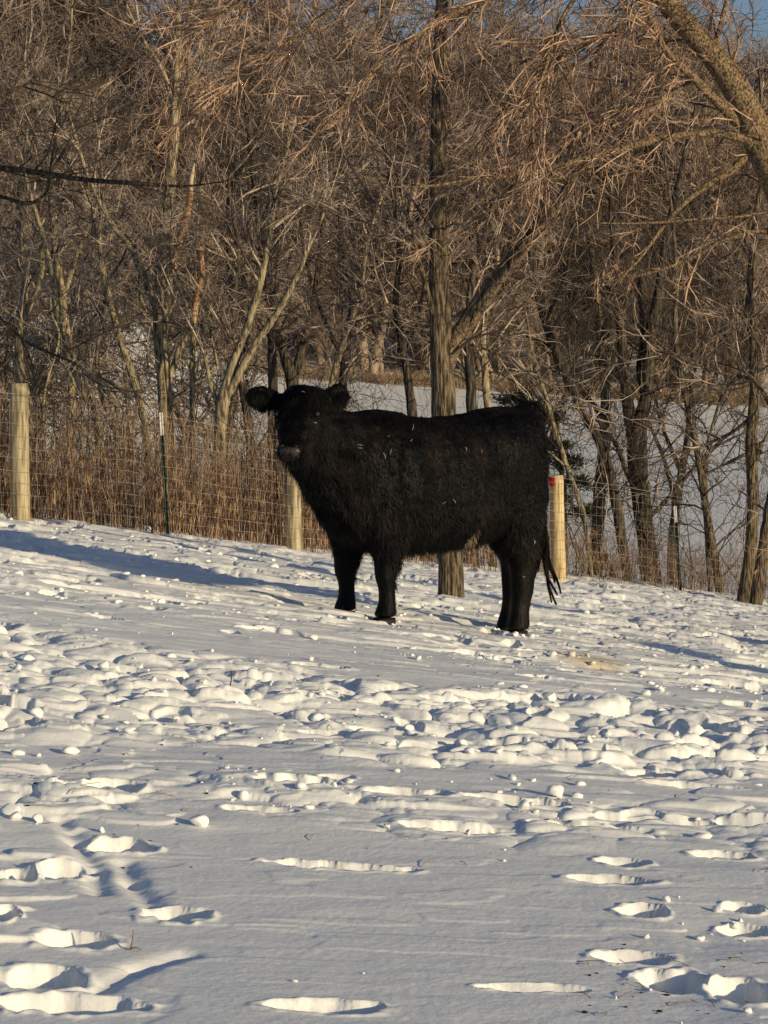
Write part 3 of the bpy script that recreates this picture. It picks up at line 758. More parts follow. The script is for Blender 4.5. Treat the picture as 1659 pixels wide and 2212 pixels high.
# ------------------------------------------------------------------ brush behind the fence
def fence_xy(t, d=0.0):
    return FL[0] + FD[0] * t - .730 * d, FL[1] + FD[1] * t + .683 * d
def brush():
    rng = np.random.RandomState(41)
    for (name, n, t0, t1, d0, d1, hh, label, r) in (
            ('brush_stems', 2500, -1.3, 6.6, .15, 2.4, (.35, 1.35), 'dense upright brown brush stems packed along the far side of the fence, left half', .0052),
            ('dry_weeds', 750, 6.6, 13.5, .2, 2.8, (.2, .7), 'sparse dry weed stalks behind the wire fence to the right of the cow', .0042)):
        t = t0 + (t1 - t0) * rng.rand(n); d = d0 + (d1 - d0) * rng.rand(n) ** 1.3
        x, y = fence_xy(t, d); z = gza(x, y) - .03
        L = hh[0] + (hh[1] - hh[0]) * rng.rand(n)
        D = np.stack([rng.randn(n) * .10, rng.randn(n) * .10, np.ones(n)], -1)
        p = walk(rng, np.stack([x, y, z], -1), D, L, 7, .035)
        G = Geo(); rr = (r * (.5 + .8 * rng.rand(n)))[:, None] * np.linspace(1, .4, 7); G.tubes(p, rr, 3)
        par, tt, q, dd, r0 = spawn(rng, p, rr, np.full(n, 3), .2, 1, .3, .9)
        b = walk(rng, q, dd, .08 + .3 * rng.rand(len(par)), 4, .15, (0, 0, .05))
        G.tubes(b, (.0022 * np.ones(len(par)))[:, None] * np.linspace(1, .6, 4), 3)
        o = G.build(name, M['brush']); tag(o, label, 'brush', kind='stuff')
    # tangle of low shrub growth behind, above the brush
    n = 60; u = -60 + 720 * rng.rand(n); Y = 27 + 9 * rng.rand(n); x = (u - 829) * Y / F0; z = gza(x, Y)
    D = np.stack([rng.randn(n) * .5, rng.randn(n) * .5, np.ones(n)], -1)
    p = walk(rng, np.stack([x, Y, z], -1), D, 1.2 + 1.6 * rng.rand(n), 9, .14)
    rr = (.009 * (.6 + .7 * rng.rand(n)))[:, None] * np.linspace(1, .35, 9)
    G = Geo(); G.tubes(p, rr, 4)
    par, tt, q, dd, r0 = spawn(rng, p, rr, np.full(n, 14), .1, 1, .4, 1.3)
    b = walk(rng, q, dd, .2 + .6 * rng.rand(len(par)), 5, .25); br = (.0048 * np.ones(len(par)))[:, None] * np.linspace(1, .5, 5); G.tubes(b, br, 3)
    par, tt, q, dd, r0 = spawn(rng, b, br, np.full(len(b), 4), .1, 1, .4, 1.3)
    b = walk(rng, q, dd, .1 + .3 * rng.rand(len(par)), 3, .25); G.tubes(b, (.0034 * np.ones(len(par)))[:, None] * np.array([1, .8, .5]), 3)
    n = 46; u = 560 + 1150 * rng.rand(n); Y = 29 + 7 * rng.rand(n); x = (u - 829) * Y / F0; z = gza(x, Y)
    D = np.stack([rng.randn(n) * .35, rng.randn(n) * .35, np.ones(n)], -1)
    p = walk(rng, np.stack([x, Y, z], -1), D, 1.3 + 1.5 * rng.rand(n), 10, .10); rr = (.009 * (.6 + .7 * rng.rand(n)))[:, None] * np.linspace(1, .3, 10)
    H = Geo(); H.tubes(p, rr, 4)
    par, tt, q, dd, r0 = spawn(rng, p, rr, np.full(n, 12), .15, 1, .4, 1.2)
    b = walk(rng, q, dd, .25 + .6 * rng.rand(len(par)), 7, .16); br = (.0042 * np.ones(len(par)))[:, None] * np.linspace(1, .4, 7); H.tubes(b, br, 3)
    par, tt, q, dd, r0 = spawn(rng, b, br, np.full(len(b), 4), .15, 1, .4, 1.2)
    b = walk(rng, q, dd, .1 + .25 * rng.rand(len(par)), 4, .2); H.tubes(b, (.0028 * np.ones(len(par)))[:, None] * np.linspace(1, .4, 4), 3)
    tag(H.build('thin_scrub', M['twig_dark']), 'thin dark scrub twigs scattered in front of the open snowy field', 'scrub', kind='stuff')
    o = G.build('shrub_tangle', M['twig']); tag(o, 'low tangle of arching shrub twigs behind the brush and fence', 'undergrowth', kind='stuff')
brush()

# juniper behind the cow rump
def juniper():
    rng = np.random.RandomState(51)
    base = P(1215, 1240, 33.0); root = empty('juniper', base)
    tag(root, 'scraggly dark green juniper showing behind the cow rump', 'conifer')
    wood = Geo(); cr = Geo(); top = P(1200, 850, 33.0) - base
    q, r = resample([(0, 0, -.2), top * .4 + (.05, 0, 0), top], [.05, .035, .012], 20); wood.tubes(q, r, 7)
    pads = [(1150, 880, 46), (1110, 866, 30), (1185, 905, 30), (1225, 1000, 30), (1245, 1045, 34), (1205, 965, 22), (1265, 1105, 26), (1200, 1080, 24), (1130, 900, 24)]
    for (u, v, s) in pads:
        c = P(u, v, 33 + rng.rand() * .8 - .4) - base; s = s / 164
        a = q[int(np.clip((c[2] / top[2]) * 14, 1, 17))]
        l, rr = resample([a, (a + c) / 2 + (0, 0, -.05), c], [.014, .01, .005], 10); wood.tubes(l, rr, 5)
        n = 420; p = c + rng.randn(n, 3) * np.array([s * .55, s * .5, s * .22])
        D = norm(p - c + np.array([0, 0, .1]) + rng.randn(n, 3) * .06)
        b = walk(rng, p, D, .04 + .07 * rng.rand(n), 3, .2); cr.tubes(b, np.array([.007, .006, .002])[None] * np.ones((n, 1)), 3)
    wood.build('trunk', M['bark_dark'], root); cr.build('crown', M['green'], root)
juniper()

# ------------------------------------------------------------------ fence
def t_of_u(u):
    k = (u - 829.5) / (F0 * cp)            # x / y along the ray at the horizon
    lo, hi = -3.0, 20.0
    for _ in range(40):
        m = (lo + hi) / 2; x, y = fence_xy(m)
        dd = ray(u, 1150); kk = dd[0] / dd[1]
        if x / y < kk: lo = m
        else: hi = m
    return lo
def fence():
    x0, y0 = fence_xy(t_of_u(45)); root = empty('wire_fence', (x0, y0, gz(x0, y0)))
    tag(root, 'welded wire mesh fence on round wooden posts and green steel posts along the snow crest', 'fence')
    org = np.array(root.location)
    rng = np.random.RandomState(61)
    def base(u): t = t_of_u(u); x, y = fence_xy(t); return np.array([x, y, gz(x, y)])
    for (u, vt, wpx, m, lab) in ((45, 828, 41, M['post'], None), (636, 905, 36, M['post'], None), (1207, 1027, 32, M['post_yellow'], 'new yellow wooden post with a red mark on its top corner')):
        b = base(u); top = P(u - (5 if u < 100 else (6 if u > 1000 else 8)), vt, b[1]); r = wpx / 2 * b[1] / F0
        G = Geo(); N = 22
        pts = np.stack([b + (top - b) * s for s in np.linspace(-.12, 1, N)]); rad = r * (1 + .015 * rng.randn(N)); rad[-1] *= .97
        G.tubes(pts - org, rad, 28, cap=True)
        o = G.build('wooden_post', m, root)
        if lab:
            o['label'] = lab
            G = Geo(); a = np.linspace(math.pi * 1.0, math.pi * 1.42, 9)     # tape wrapped on the left front
            h = [.005, .055, .105]
            vs = []
            for hh in h:
                c = top - org - (top - b) / np.linalg.norm(top - b) * (.008 + hh)
                for q in a: vs.append(c + np.array([math.cos(q), math.sin(q), 0]) * (r * 1.03))
            qs = [[i * 9 + j, i * 9 + j + 1, (i + 1) * 9 + j + 1, (i + 1) * 9 + j] for i in range(2) for j in range(8)]
            G.add(vs, qs); G.build('red_tape', M['red'], o)
    for (ub, vb, ut, vt) in ((362, 1160, 347, 891), (1470, 1281, 1457, 1093)):
        b = base(ub); top = P(ut, vt, b[1]) ; d = top - b
        G = Geo(); C = Geo()
        ax = norm(d); front = np.array([FD[1], -FD[0], 0]) * 1.0; side = np.array([FD[0], FD[1], 0])
        rot = np.stack([side, front, ax], 1)
        def bar(g, s0, s1, c, hx, hy):
            m = b + d * (s0 + s1) / 2 - org + front * c; g.box(m, (hx, hy, np.linalg.norm(d) * (s1 - s0) / 2), rot)
        bar(G, -.1, .815, 0, .018, .0028); bar(G, -.1, .815, .0135, .0028, .0105)
        for k in range(14): G.box(b + d * (.06 * k + .03) - org + front * .026, (.006, .004, .005), rot)
        bar(C, .816, 1, 0, .0182, .003); bar(C, .816, 1, .0139, .003, .0107)
        o = G.build('steel_post', M['steel_green'], root, smooth=False); C.build('white_cap', M['white'], o, smooth=False)
    # mesh: horizontal and vertical wires
    G = Geo(); ts = np.arange(-1.6, 13.6, .035); x, y = fence_xy(ts, -.085)
    gg = gza(x, y); k = np.ones(31) / 31; gg = np.convolve(np.pad(gg, 15, 'edge'), k, 'valid')
    off = np.array(org)
    for i, h in enumerate(np.arange(.03, 1.05, .1016)):
        wv = .006 * (vnoise(ts * 3, np.full_like(ts, i), 3) - .5) + .012 * (vnoise(ts * .7, np.full_like(ts, i), 4) - .5)
        p = np.stack([x, y, gg + h + wv], -1) - off; G.tubes(p, np.full(len(ts), .0013), 3)
    vt_ = np.arange(-1.6, 13.6, .1016)
    xi, yi = fence_xy(vt_, -.088); zi = np.interp(vt_, ts, gg); n = len(vt_)
    hs = np.linspace(.0, 1.05, 12)
    bulge = (vnoise(vt_[:, None] * .8, hs[None, :] * 5, 9) - .5) * .035
    V = np.stack([xi[:, None] + FD[0] * bulge, yi[:, None] + FD[1] * bulge, zi[:, None] + hs[None, :] + 0 * bulge], -1) - off
    G.tubes(V, np.full((n, 12), .0018), 3)
    G.build('wire_mesh', M['wire'], root)
    G = Geo(); wv = .02 * np.sin(ts * 1.9); G.tubes(np.stack([x, y, gg + 1.11 - .012 + wv * .5], -1) - off, np.full(len(ts), .0018), 4)
    G.build('top_wire', M['wire'], root)
fence()
def pole(u, vt, w, Y, name, label, cat, mat, vb=1200):
    b = P(u, vb, Y); z = gz(b[0], b[1]); top = P(u - 2, vt, Y); G = Geo()
    p0 = np.array([b[0], b[1], z]); root_loc = p0
    r = w / 2 * Y / F0
    pts = np.stack([np.array([0, 0, -.2]) * (1 - s) + (top - p0) * s for s in np.linspace(0, 1, 18)])
    G.tubes(pts, r * (1 + .03 * np.random.RandomState(3).randn(18)), 14, cap=True)
    o = G.build(name, mat); o.location = root_loc; tag(o, label, cat)
pole(603, 885, 19, 25.2, 'dark_pole', 'dark pole standing behind the fence just left of the middle wooden post', 'pole', M['bark_dark'])  # whole pole in the plain dark bark tone
# unseen stout stand-in, added only to cast the shadow entering from the right
tx, ty = ground_uv(1368, 1399); hl = 5.2; ux, uy = math.sin(SUN_AZ), math.cos(SUN_AZ)
px_, py_ = tx + ux * hl, ty + uy * hl; zz = float(macro(np.array([px_]), np.array([py_]))[0])
ph_ = float(macro(np.array([tx]), np.array([ty]))[0]) + hl * math.tan(SUN_EL) - zz
G = Geo(); G.tubes(np.stack([[0, 0, q_] for q_ in np.linspace(-.2, ph_, 12)]), np.full(12, .27) * np.linspace(1.1, .9, 12), 18, cap=True)
o = G.build('shadow_caster', M['bark']); o.location = (px_, py_, zz); tag(o, 'thick unseen trunk shape added to cast a shadow from the right', 'shadow caster')

# ------------------------------------------------------------------ snow clumps
def clump_mesh(seed, n=3):
    rng = np.random.RandomState(seed)
    bm = bmesh.new(); bmesh.ops.create_icosphere(bm, subdivisions=n, radius=1)
    v = np.array([x.co[:] for x in bm.verts])
    # planes chop it into a block
    for _ in range(7):
        d = norm(rng.randn(3)); s = v @ d; lim = .42 + .36 * rng.rand(); v = v - np.outer(np.clip(s - lim, 0, None), d) * .9
    v *= 1 + .10 * (vnoise(v[:, 0] * 2.2 + 5, v[:, 1] * 2.2 + v[:, 2] * 1.7, seed % 50) - .5)[:, None] * 2
    v *= np.array([1, .85, .8])
    f = np.array([[x.index for x in fc.verts] for fc in bm.faces]); bm.free()
    return v, f
CL = [clump_mesh(200 + k, 2) for k in range(8)]
named = [(427, 1770, 24, 'rounded snow block lying alone on smooth snow, the brightest lump at lower left'),
         (219, 1790, 10, 'small snow lump between the lone block and the left hoofprints'),
         (22, 1748, 26, 'big snow lump on the left edge level with the lone block'),
         (63, 1417, 17, 'wide square snow lump near the left edge below the churned strip'),
         (133, 1414, 12, 'snow lump right of the wide square lump near the left edge'),
         (225, 1436, 15, 'flat oblong snow lump on grey snow at left'),
         (300, 1437, 12, 'pointed snow lump right of the flat oblong lump'),
         (437, 1473, 11, 'lone snow lump on grey snow just left of the dark stalk'),
         (349, 1301, 11, 'upright snow lump standing in the churned strip left of the cow'),
         (674, 1418, 8, 'small round snow lump among crumbs below the front hooves'),
         (1201, 1715, 22, 'large tilted snow slab standing in the churned band at lower right'),
         (1185, 1508, 22, 'wedge-shaped snow slab on the far side of the churned belt'),
         (1238, 1512, 14, 'rounded snow lump touching the wedge-shaped slab'),
         (1264, 1888, 8, 'small snow lump perched on the rim of the long right slot'),
         (1440, 1942, 11, 'snow lump above the curved hoofprint at lower right'),
         (1398, 2020, 9, 'little snow lump with a thin shadow below the curved hoofprint'),
         (1585, 1985, 14, 'snow lump with a dark shadow near the right edge'),
         (1636, 1690, 11, 'square snow lump near the right edge on smooth snow'),
         (1090, 1857, 5, 'tiny snow crumb at the left tip of the long right slot'),
         (835, 1785, 9, 'short snow lump at the middle below the churned band'),
         (1470, 1412, 10, 'snow lump at the right on the strip below the dark shadow'),
         (1330, 2155, 6, 'tiny snow lump near the bottom right corner area'),
         (1380, 1280, 9, 'snow lump lying close to the fence foot at right'),
         (1012, 1795, 9, 'right one of a row of lumps at the middle')]
for k, (u, v, rpx, lab) in enumerate(named):
    x, y = ground_uv(u, v + rpx * .6); r = rpx * y / F0 * 1.0
    vv, f = clump_mesh(300 + k, 3)
    o = link('snow_clump', mesh_np('snow_clump', vv * r, tris=f), M['snow']); o.location = (x, y, gz(x, y) + r * .45)
    o.rotation_euler = (0, 0, k * 1.3); tag(o, lab, 'snow lump', 'loose snow lumps')
def crumbs():
    rng = np.random.RandomState(71); G = Geo(); n = 0
    while n < 1100:
        y = 5 + 17 * rng.rand(); x = (rng.rand() * 2 - 1) * (.16 * y + .3)
        cl = vnoise(np.array([x / .5]), np.array([y / .7]), 90)[0]
        wgt = .15 + (cl > .6) * .85
        if 8.85 < y < 9.2 or (y < 7.9 and -1 < x < .8): wgt *= .08
        if rng.rand() > wgt: continue
        r = .005 + .026 * rng.rand() ** 3.5
        v, f = CL[n % 8]; a = rng.rand() * 6.28; ca, sa = math.cos(a), math.sin(a)
        vv = np.stack([v[:, 0] * ca - v[:, 1] * sa, v[:, 0] * sa + v[:, 1] * ca, v[:, 2]], -1) * r * np.array([.8 + .6 * rng.rand(), 1, .6 + .4 * rng.rand()])
        G.add(vv + np.array([x, y, gz(x, y) + r * .35]), t=f); n += 1
    o = G.build('snow_crumbs', M['snow']); tag(o, 'loose snow crumbs scattered over the trampled field', 'snow crumbs', kind='stuff')
crumbs()
def debris():
    rng = np.random.RandomState(77); G = Geo(); H = Geo()
    for k in range(150):
        if k < 50: u, v = 1250 + 400 * rng.rand(), 2040 + 160 * rng.rand()
        elif k < 80: u, v = 60 + 420 * rng.rand(), 1560 + 240 * rng.rand()
        else: u, v = 1659 * rng.rand(), 1380 + 500 * rng.rand()
        x, y = ground_uv(u, v); r = .0025 + .005 * rng.rand() ** 2; vv, f = CL[k % 8]
        if k % 3: G.add(vv * r * np.array([1.3, 1, .6]) + np.array([x, y, gz(x, y) + r * .3]), t=f)
        else:
            a = rng.rand() * 6.28; L = .015 + .03 * rng.rand(); d = np.array([math.cos(a), math.sin(a), .15]) * L; c = np.array([x, y, gz(x, y) + .004])
            q, rr = resample([c - d, c + (0, 0, .004), c + d], [.0012, .0013, .0009], 6); H.tubes(q, rr, 4)
    o = G.build('dirt_crumbs', M['hoof']); tag(o, 'tiny dark dirt crumbs sprinkled on the trampled snow', 'dirt', kind='stuff')
    o = H.build('hay_bits', M['dry_grass']); tag(o, 'tiny bits of dry hay lying on the snow', 'hay', kind='stuff')
debris()
def stalk(u0, v0, u1, v1, wpx, mat, label, name='dry_stalk'):
    x, y = ground_uv(u0, v0); p0 = np.array([x, y, gz(x, y) - .01]); p1 = P(u1, v1, y)
    G = Geo(); r = wpx / 2 * y / F0; q, rr = resample([p0, (p0 + p1) / 2 + (.003, 0, 0), p1], [r, r * .9, r * .5], 10); G.tubes(q - p0, rr, 6, cap=True)
    if wpx > 4: q2, r2 = resample([p0 + (0, 0, .012), p0 + (.02, -.01, .02), p0 + (.035, -.015, .012)], [r * .8, r * .6, r * .3], 8); G.tubes(q2 - p0, r2, 5, cap=True)
    o = G.build(name, mat); o.location = p0; tag(o, label, 'stalk')
stalk(279, 2053, 288, 2008, 5, M['dry_grass'], 'tan dry stalk poking out of the snow at lower left')
stalk(496, 1478, 500, 1448, 3, M['bark_dark'], 'short dark stalk standing in smooth snow left of centre')
stalk(1334, 1390, 1325, 1370, 2.5, M['bark_dark'], 'thin dark twig in the snow right of the hind leg')

# ------------------------------------------------------------------ cow
YAW = R(38)
CX, CY = .31, 15.0
fw = np.array([-math.cos(YAW), -math.sin(YAW), 0]); lf = np.array([math.sin(YAW), -math.cos(YAW), 0])
def loc(p):                                # world -> cow
    p = np.asarray(p, float) - np.array([CX, CY, 0]); return np.array([p @ fw, p @ lf, p[2]])
def lw(x, y):                              # cow xy -> world xy
    q = np.array([CX, CY, 0]) + fw * x + lf * y; return q[0], q[1]
def ring_loft(g, rings, ns=28, ex=2.0):
    """rings: (centre, axis A, axis B) with superellipse outline"""
    a = np.arange(ns) * 2 * math.pi / ns; ca, sa = np.cos(a), np.sin(a)
    c = np.sign(ca) * np.abs(ca) ** (2 / ex); s = np.sign(sa) * np.abs(sa) ** (2 / ex)
    vs = [np.asarray(C) + np.outer(c, A) + np.outer(s, B) for (C, A, B) in rings]
    n = len(rings); v = np.concatenate(vs + [[rings[0][0]], [rings[-1][0]]])
    q = [[i * ns + j, i * ns + (j + 1) % ns, (i + 1) * ns + (j + 1) % ns, (i + 1) * ns + j] for i in range(n - 1) for j in range(ns)]
    t = [[n * ns, (j + 1) % ns, j] for j in range(ns)] + [[n * ns + 1, (n - 1) * ns + j, (n - 1) * ns + (j + 1) % ns] for j in range(ns)]
    g.add(v, q, t)
def dense(rows, n):
    rows = np.asarray(rows, float); s = np.arange(len(rows)); 
    q, _ = resample(rows[:, :3], s, n)
    k = np.linspace(0, len(rows) - 1, n); out = [np.interp(k, s, rows[:, j]) for j in range(rows.shape[1])]
    o = np.stack(out, 1)
    return o
def cow():
    root = empty('cow', (CX, CY, 0), math.pi + YAW)
    tag(root, 'shaggy black cow standing in the snow with its head turned to the camera', 'cow')
    g = Geo()
    # trunk: x, top, bottom, half width, exponent handled as one
    tor = [(-.765, 1.16, .86, .09), (-.74, 1.24, .74, .14), (-.68, 1.285, .66, .19), (-.58, 1.300, .57, .262), (-.42, 1.295, .51, .285), (-.20, 1.250, .462, .31),
           (0, 1.232, .450, .322), (.20, 1.245, .445, .315), (.38, 1.275, .455, .295), (.52, 1.290, .475, .268), (.66, 1.275, .52, .235), (.78, 1.24, .60, .19), (.86, 1.20, .68, .14)]
    d = dense(tor, 40)
    ring_loft(g, [((x, 0, (t + b) / 2), (0, w, 0), (0, 0, (t - b) / 2)) for x, t, b, w in d], 36, 2.35)
    # neck with dewlap, curving to the left toward the head
    nk = [((.50, 0, .93), .25, .35), ((.66, .005, .98), .215, .315), ((.80, .02, 1.05), .19, .275), ((.92, .045, 1.13), .165, .225), ((1.01, .07, 1.22), .145, .17), ((1.05, .085, 1.28), .12, .12)]
    rr = []
    for i, (c, a, b) in enumerate(nk):
        c = np.array(c); n0 = np.array(nk[max(i - 1, 0)][0]); n1 = np.array(nk[min(i + 1, 5)][0]); T = norm(n1 - n0)
        side = norm(np.cross((0, 0, 1), T)); up = np.cross(T, side); rr.append((c, side * a, up * b))
    ring_loft(g, rr, 28, 2.2)
    # throat / brisket apron of long hair
    br = [((.93, .03, .92), .10, .13), ((.88, .02, .80), .13, .14), ((.80, .01, .68), .15, .15), ((.70, 0, .60), .15, .15), ((.58, 0, .55), .14, .12)]
    ring_loft(g, [(np.array(c), (0, a, 0), np.array([b * .75, 0, b * .7])) for c, a, b in br], 24)
    # head
    H0_, H1_ = np.array([1.035, .085, 1.345]), loc(P(628, 985, 14.02))
    ax = norm(H1_ - H0_); side = norm(np.cross((0, 0, 1), ax)); up = norm(np.cross(ax, side)); Lh = np.linalg.norm(H1_ - H0_)
    hd = [(-.15, .11, .08, .0), (-.09, .135, .115, 0), (.03, .148, .135, -.01), (.16, .148, .14, -.02), (.30, .142, .14, -.03), (.44, .132, .135, -.035),
          (.58, .114, .12, -.035), (.72, .096, .10, -.03), (.84, .086, .085, -.024), (.93, .084, .074, -.018), (.99, .078, .064, -.014), (1.03, .055, .045, -.01)]
    hr = []
    for (s, a, b, o) in hd:
        c = H0_ + ax * Lh * s + up * o; hr.append((c, side * a, up * b))
    ring_loft(g, hr, 28, 2.3)
    # poll tuft mound
    c0 = H0_ + up * .02 + np.array([0, 0, .035])
    ring_loft(g, [(c0 + np.array([0, 0, z]), side * a, np.cross(side, (0, 0, 1)) * b) for z, a, b in ((-.06, .12, .08), (-.01, .125, .09), (.02, .11, .08), (.045, .07, .05))], 20)
    # ears
    def ear(pb, pt, w, tk):
        pb, pt = loc(pb), loc(pt); T = norm(pt - pb); s2 = norm(np.cross(T, fwl)); L = np.linalg.norm(pt - pb)
        prof = [(-.15, .75), (.1, .80), (.35, .95), (.6, .92), (.82, .64), (.95, .32), (1.0, .12)]
        ring_loft(g, [(pb + T * L * s - np.array([0, 0, .02]) * s * 0, s2 * w * k, fwl * tk * (k + .2)) for s, k in prof], 18)
    fwl = -up * .2 + norm(np.array([(H1_ - H0_)[0], (H1_ - H0_)[1], 0])); fwl = norm(fwl)
    ear(P(606, 866, 14.35), P(533, 850, 14.30), .074, .030)
    ear(P(700, 862, 14.30), P(760, 852, 14.34), .084, .036)
    # legs: x, y, z, rx, ry
    hoofs = []
    def leg(rows, fx, fy):
        wx, wy = lw(fx, fy); gzv = gz(wx, wy) - .034
        rows = [(x, y, z if z > .3 else gzv + (z) * (1.0), a, b) for x, y, z, a, b in rows]
        dd = dense(rows, 30)
        ring_loft(g, [((x, y, z), (a, 0, 0), (0, b, 0)) for x, y, z, a, b in dd], 20, 2.1)
        hoofs.append((fx, fy, gzv))
    for sgn, fx in ((1, .50), (-1, .545)):
        y = .165 * sgn
        leg([(fx + .02, y * .9, .86, .17, .12), (fx + .01, y * .95, .70, .15, .115), (fx - .01, y, .56, .125, .10), (fx - .005, y, .44, .088, .074), (fx + .012, y, .31, .062, .058),
             (fx + .008, y, .26, .056, .053), (fx - .000, y, .20, .048, .047), (fx, y, .14, .050, .050), (fx + .008, y, .09, .064, .062), (fx + .02, y, .055, .066, .064)], fx + .02, y)
    for sgn, fx in ((1, -.535), (-1, -.71)):
        y = .145 * sgn
        bk = 0 if sgn > 0 else .06
        leg([(fx + .0 + bk, y * .8, .98, .20, .13), (fx - .01 + bk, y * .9, .80, .20, .13), (fx + .01 + bk, y, .64, .18, .12), (fx + bk * .8, y, .52, .15, .10), (fx - .02 + bk * .5, y, .42, .118, .088), (fx - .03, y, .335, .086, .070),
             (fx - .03, y, .29, .074, .062), (fx - .02, y, .22, .060, .054), (fx - .008, y, .15, .060, .055), (fx, y, .09, .072, .067), (fx + .015, y, .055, .074, .068)], fx + .015, y)
    # tailhead mound
    ring_loft(g, [((x, 0, z), (0, w, 0), (0, 0, w * .8)) for x, z, w in ((-.62, 1.27, .05), (-.70, 1.30, .06), (-.78, 1.28, .055), (-.83, 1.2, .045), (-.845, 1.1, .04))], 14)
    o = g.build('body', M['hide'], None)
    md = o.modifiers.new('r', 'REMESH'); md.mode = 'VOXEL'; md.voxel_size = .0125; md.use_smooth_shade = True
    m2 = o.modifiers.new('s', 'SMOOTH'); m2.factor = .6; m2.iterations = 7
    dg = bpy.context.evaluated_depsgraph_get(); me = bpy.data.meshes.new_from_object(o.evaluated_get(dg))
    old = o.data; o.modifiers.clear(); o.data = me; bpy.data.meshes.remove(old); o.parent = root
    me.polygons.foreach_set('use_smooth', np.ones(len(me.polygons), dtype=bool))
    # ---- uneven muscle and coat relief, then fur sampled over the hide
    nv = len(me.vertices); co = np.empty(nv * 3); me.vertices.foreach_get('co', co); co = co.reshape(-1, 3)
    no = np.empty(nv * 3); me.vertices.foreach_get('normal', no); no = no.reshape(-1, 3)
    def n3(s, k): return (vnoise(co[:, 0] / s, co[:, 2] / s, k) + vnoise(co[:, 1] / s, co[:, 2] / s + 3, k + 1) + vnoise(co[:, 0] / s + 7, co[:, 1] / s, k + 2)) / 3 - .5
    amp = sstep(co[:, 2], .42, .6)
    rel = n3(.16, 31) * .050 + n3(.06, 35) * .022 + n3(.028, 39) * .010
    # shoulder blade, last rib and hip bone
    for (bx, bz, sx, sz, h) in ((.40, 1.02, .12, .26, .022), (.42, .80, .10, .14, .018), (-.46, 1.14, .10, .12, .020), (-.25, 1.05, .09, .16, -.022), (.24, .95, .05, .3, -.014)):
        rel = rel + h * np.exp(-((co[:, 0] - bx) / sx) ** 2 - ((co[:, 2] - bz) / sz) ** 2) * (np.abs(no[:, 1]) > .3)
    co = co + no * (rel * amp)[:, None]
    me.vertices.foreach_set('co', co.astype(np.float32).ravel()); me.update()
    me.calc_loop_triangles()
    no = np.empty(nv * 3); me.vertices.foreach_get('normal', no); no = no.reshape(-1, 3)
    lt = np.empty(len(me.loop_triangles) * 3, dtype=np.int32); me.loop_triangles.foreach_get('vertices', lt); lt = lt.reshape(-1, 3)
    A = np.linalg.norm(np.cross(co[lt[:, 1]] - co[lt[:, 0]], co[lt[:, 2]] - co[lt[:, 0]]), axis=1)
    rng = np.random.RandomState(81)
    def strands(n, keep=None, ln=(.02, .04), stick=.45, wd=.0022, grav=.6, flow=None):
        i = rng.choice(len(lt), n, p=A / A.sum()); w = rng.dirichlet((1, 1, 1), n)[:, :, None]
        p = (co[lt[i]] * w).sum(1); nn = norm((no[lt[i]] * w).sum(1))
        if keep is not None: k = keep(p, nn); p, nn = p[k], nn[k]
        n = len(p); L = ((ln[0] + (ln[1] - ln[0]) * rng.rand(n)) * (.7 + .7 * vnoise(p[:, 0] * 16 + p[:, 1] * 9, p[:, 2] * 12, 11)))[:, None]
        f = np.array([-.5, 0, -.85]) if flow is None else np.array(flow)
        clump = np.stack([vnoise(p[:, 0] * 28, p[:, 2] * 28 + p[:, 1] * 20, 5), vnoise(p[:, 1] * 28, p[:, 2] * 28, 6), vnoise(p[:, 0] * 28, p[:, 1] * 28 + p[:, 2] * 17, 7)], -1) - .5
        D = f + clump * 1.6 + rng.randn(n, 3) * .25; D = D - nn * (D * nn).sum(-1, keepdims=True) * .9
        D = norm(norm(D) + nn * stick)
        m = p + D * L * .5; e = m + norm(D + np.array([0, 0, -grav])) * L * .5
        sd = norm(np.cross(D, nn + rng.randn(n, 3) * .4)) * wd
        p0 = p - nn * .004
        v = np.stack([p0 - sd, p0 + sd, m - sd * .7, m + sd * .7, e], 1).reshape(-1, 3)
        b = np.arange(n) * 5
        q = np.stack([b, b + 1, b + 3, b + 2], -1); t = np.stack([b + 2, b + 3, b + 4], -1)
        return v, q, t
    G = Geo()
    G.add(*strands(110000, lambda p, n: (p[:, 2] > .50), (.015, .034), .32, .0017))
    G.add(*strands(60000, lambda p, n: (p[:, 2] > .10) & (p[:, 2] <= .50), (.008, .016), .25, .0014))
    G.add(*strands(60000, lambda p, n: (p[:, 2] < .72) & (n[:, 2] < -.15) & (p[:, 0] > -.6) & (p[:, 0] < 1.0) & (p[:, 2] > .36), (.04, .075), .3, .0016))
    G.add(*strands(60000, lambda p, n: (p[:, 0] < -.62) & (p[:, 2] > .85), (.025, .06), .5, .0017, flow=(-1, 0, -.7)))
    G.add(*strands(80000, lambda p, n: (p[:, 0] > .72) & (p[:, 2] < 1.1) & (p[:, 2] > .5), (.045, .075), .42, .0016))
    G.add(*strands(160000, lambda p, n: (p[:, 0] > .9) & (p[:, 2] > 1.26), (.018, .04), .5, .0014))
    G.add(*strands(90000, lambda p, n: (p[:, 2] < .5) & (p[:, 2] > .26) & (n[:, 0] < -.5), (.02, .045), .5, .0015))
    G.add(*strands(60000, lambda p, n: (p[:, 2] > 1.2) & (n[:, 2] > .3), (.015, .035), .45, .0014))
    G.add(*strands(26000, lambda p, n: (p[:, 0] < -.66) & (p[:, 2] > .98) & (n[:, 0] < -.3), (.06, .10), .75, .0015, flow=(-.8, -.2, -.7)))
    ec = loc(P(570, 862, 14.3)); ed = loc(P(742, 860, 14.34))
    G.add(*strands(420000, lambda p, n: ((np.linalg.norm(p - ec, axis=1) < .12) | (np.linalg.norm(p - ed, axis=1) < .09)) & (n[:, 2] < .2), (.03, .055), .45, .0013, flow=(-.1, 0, -1)))
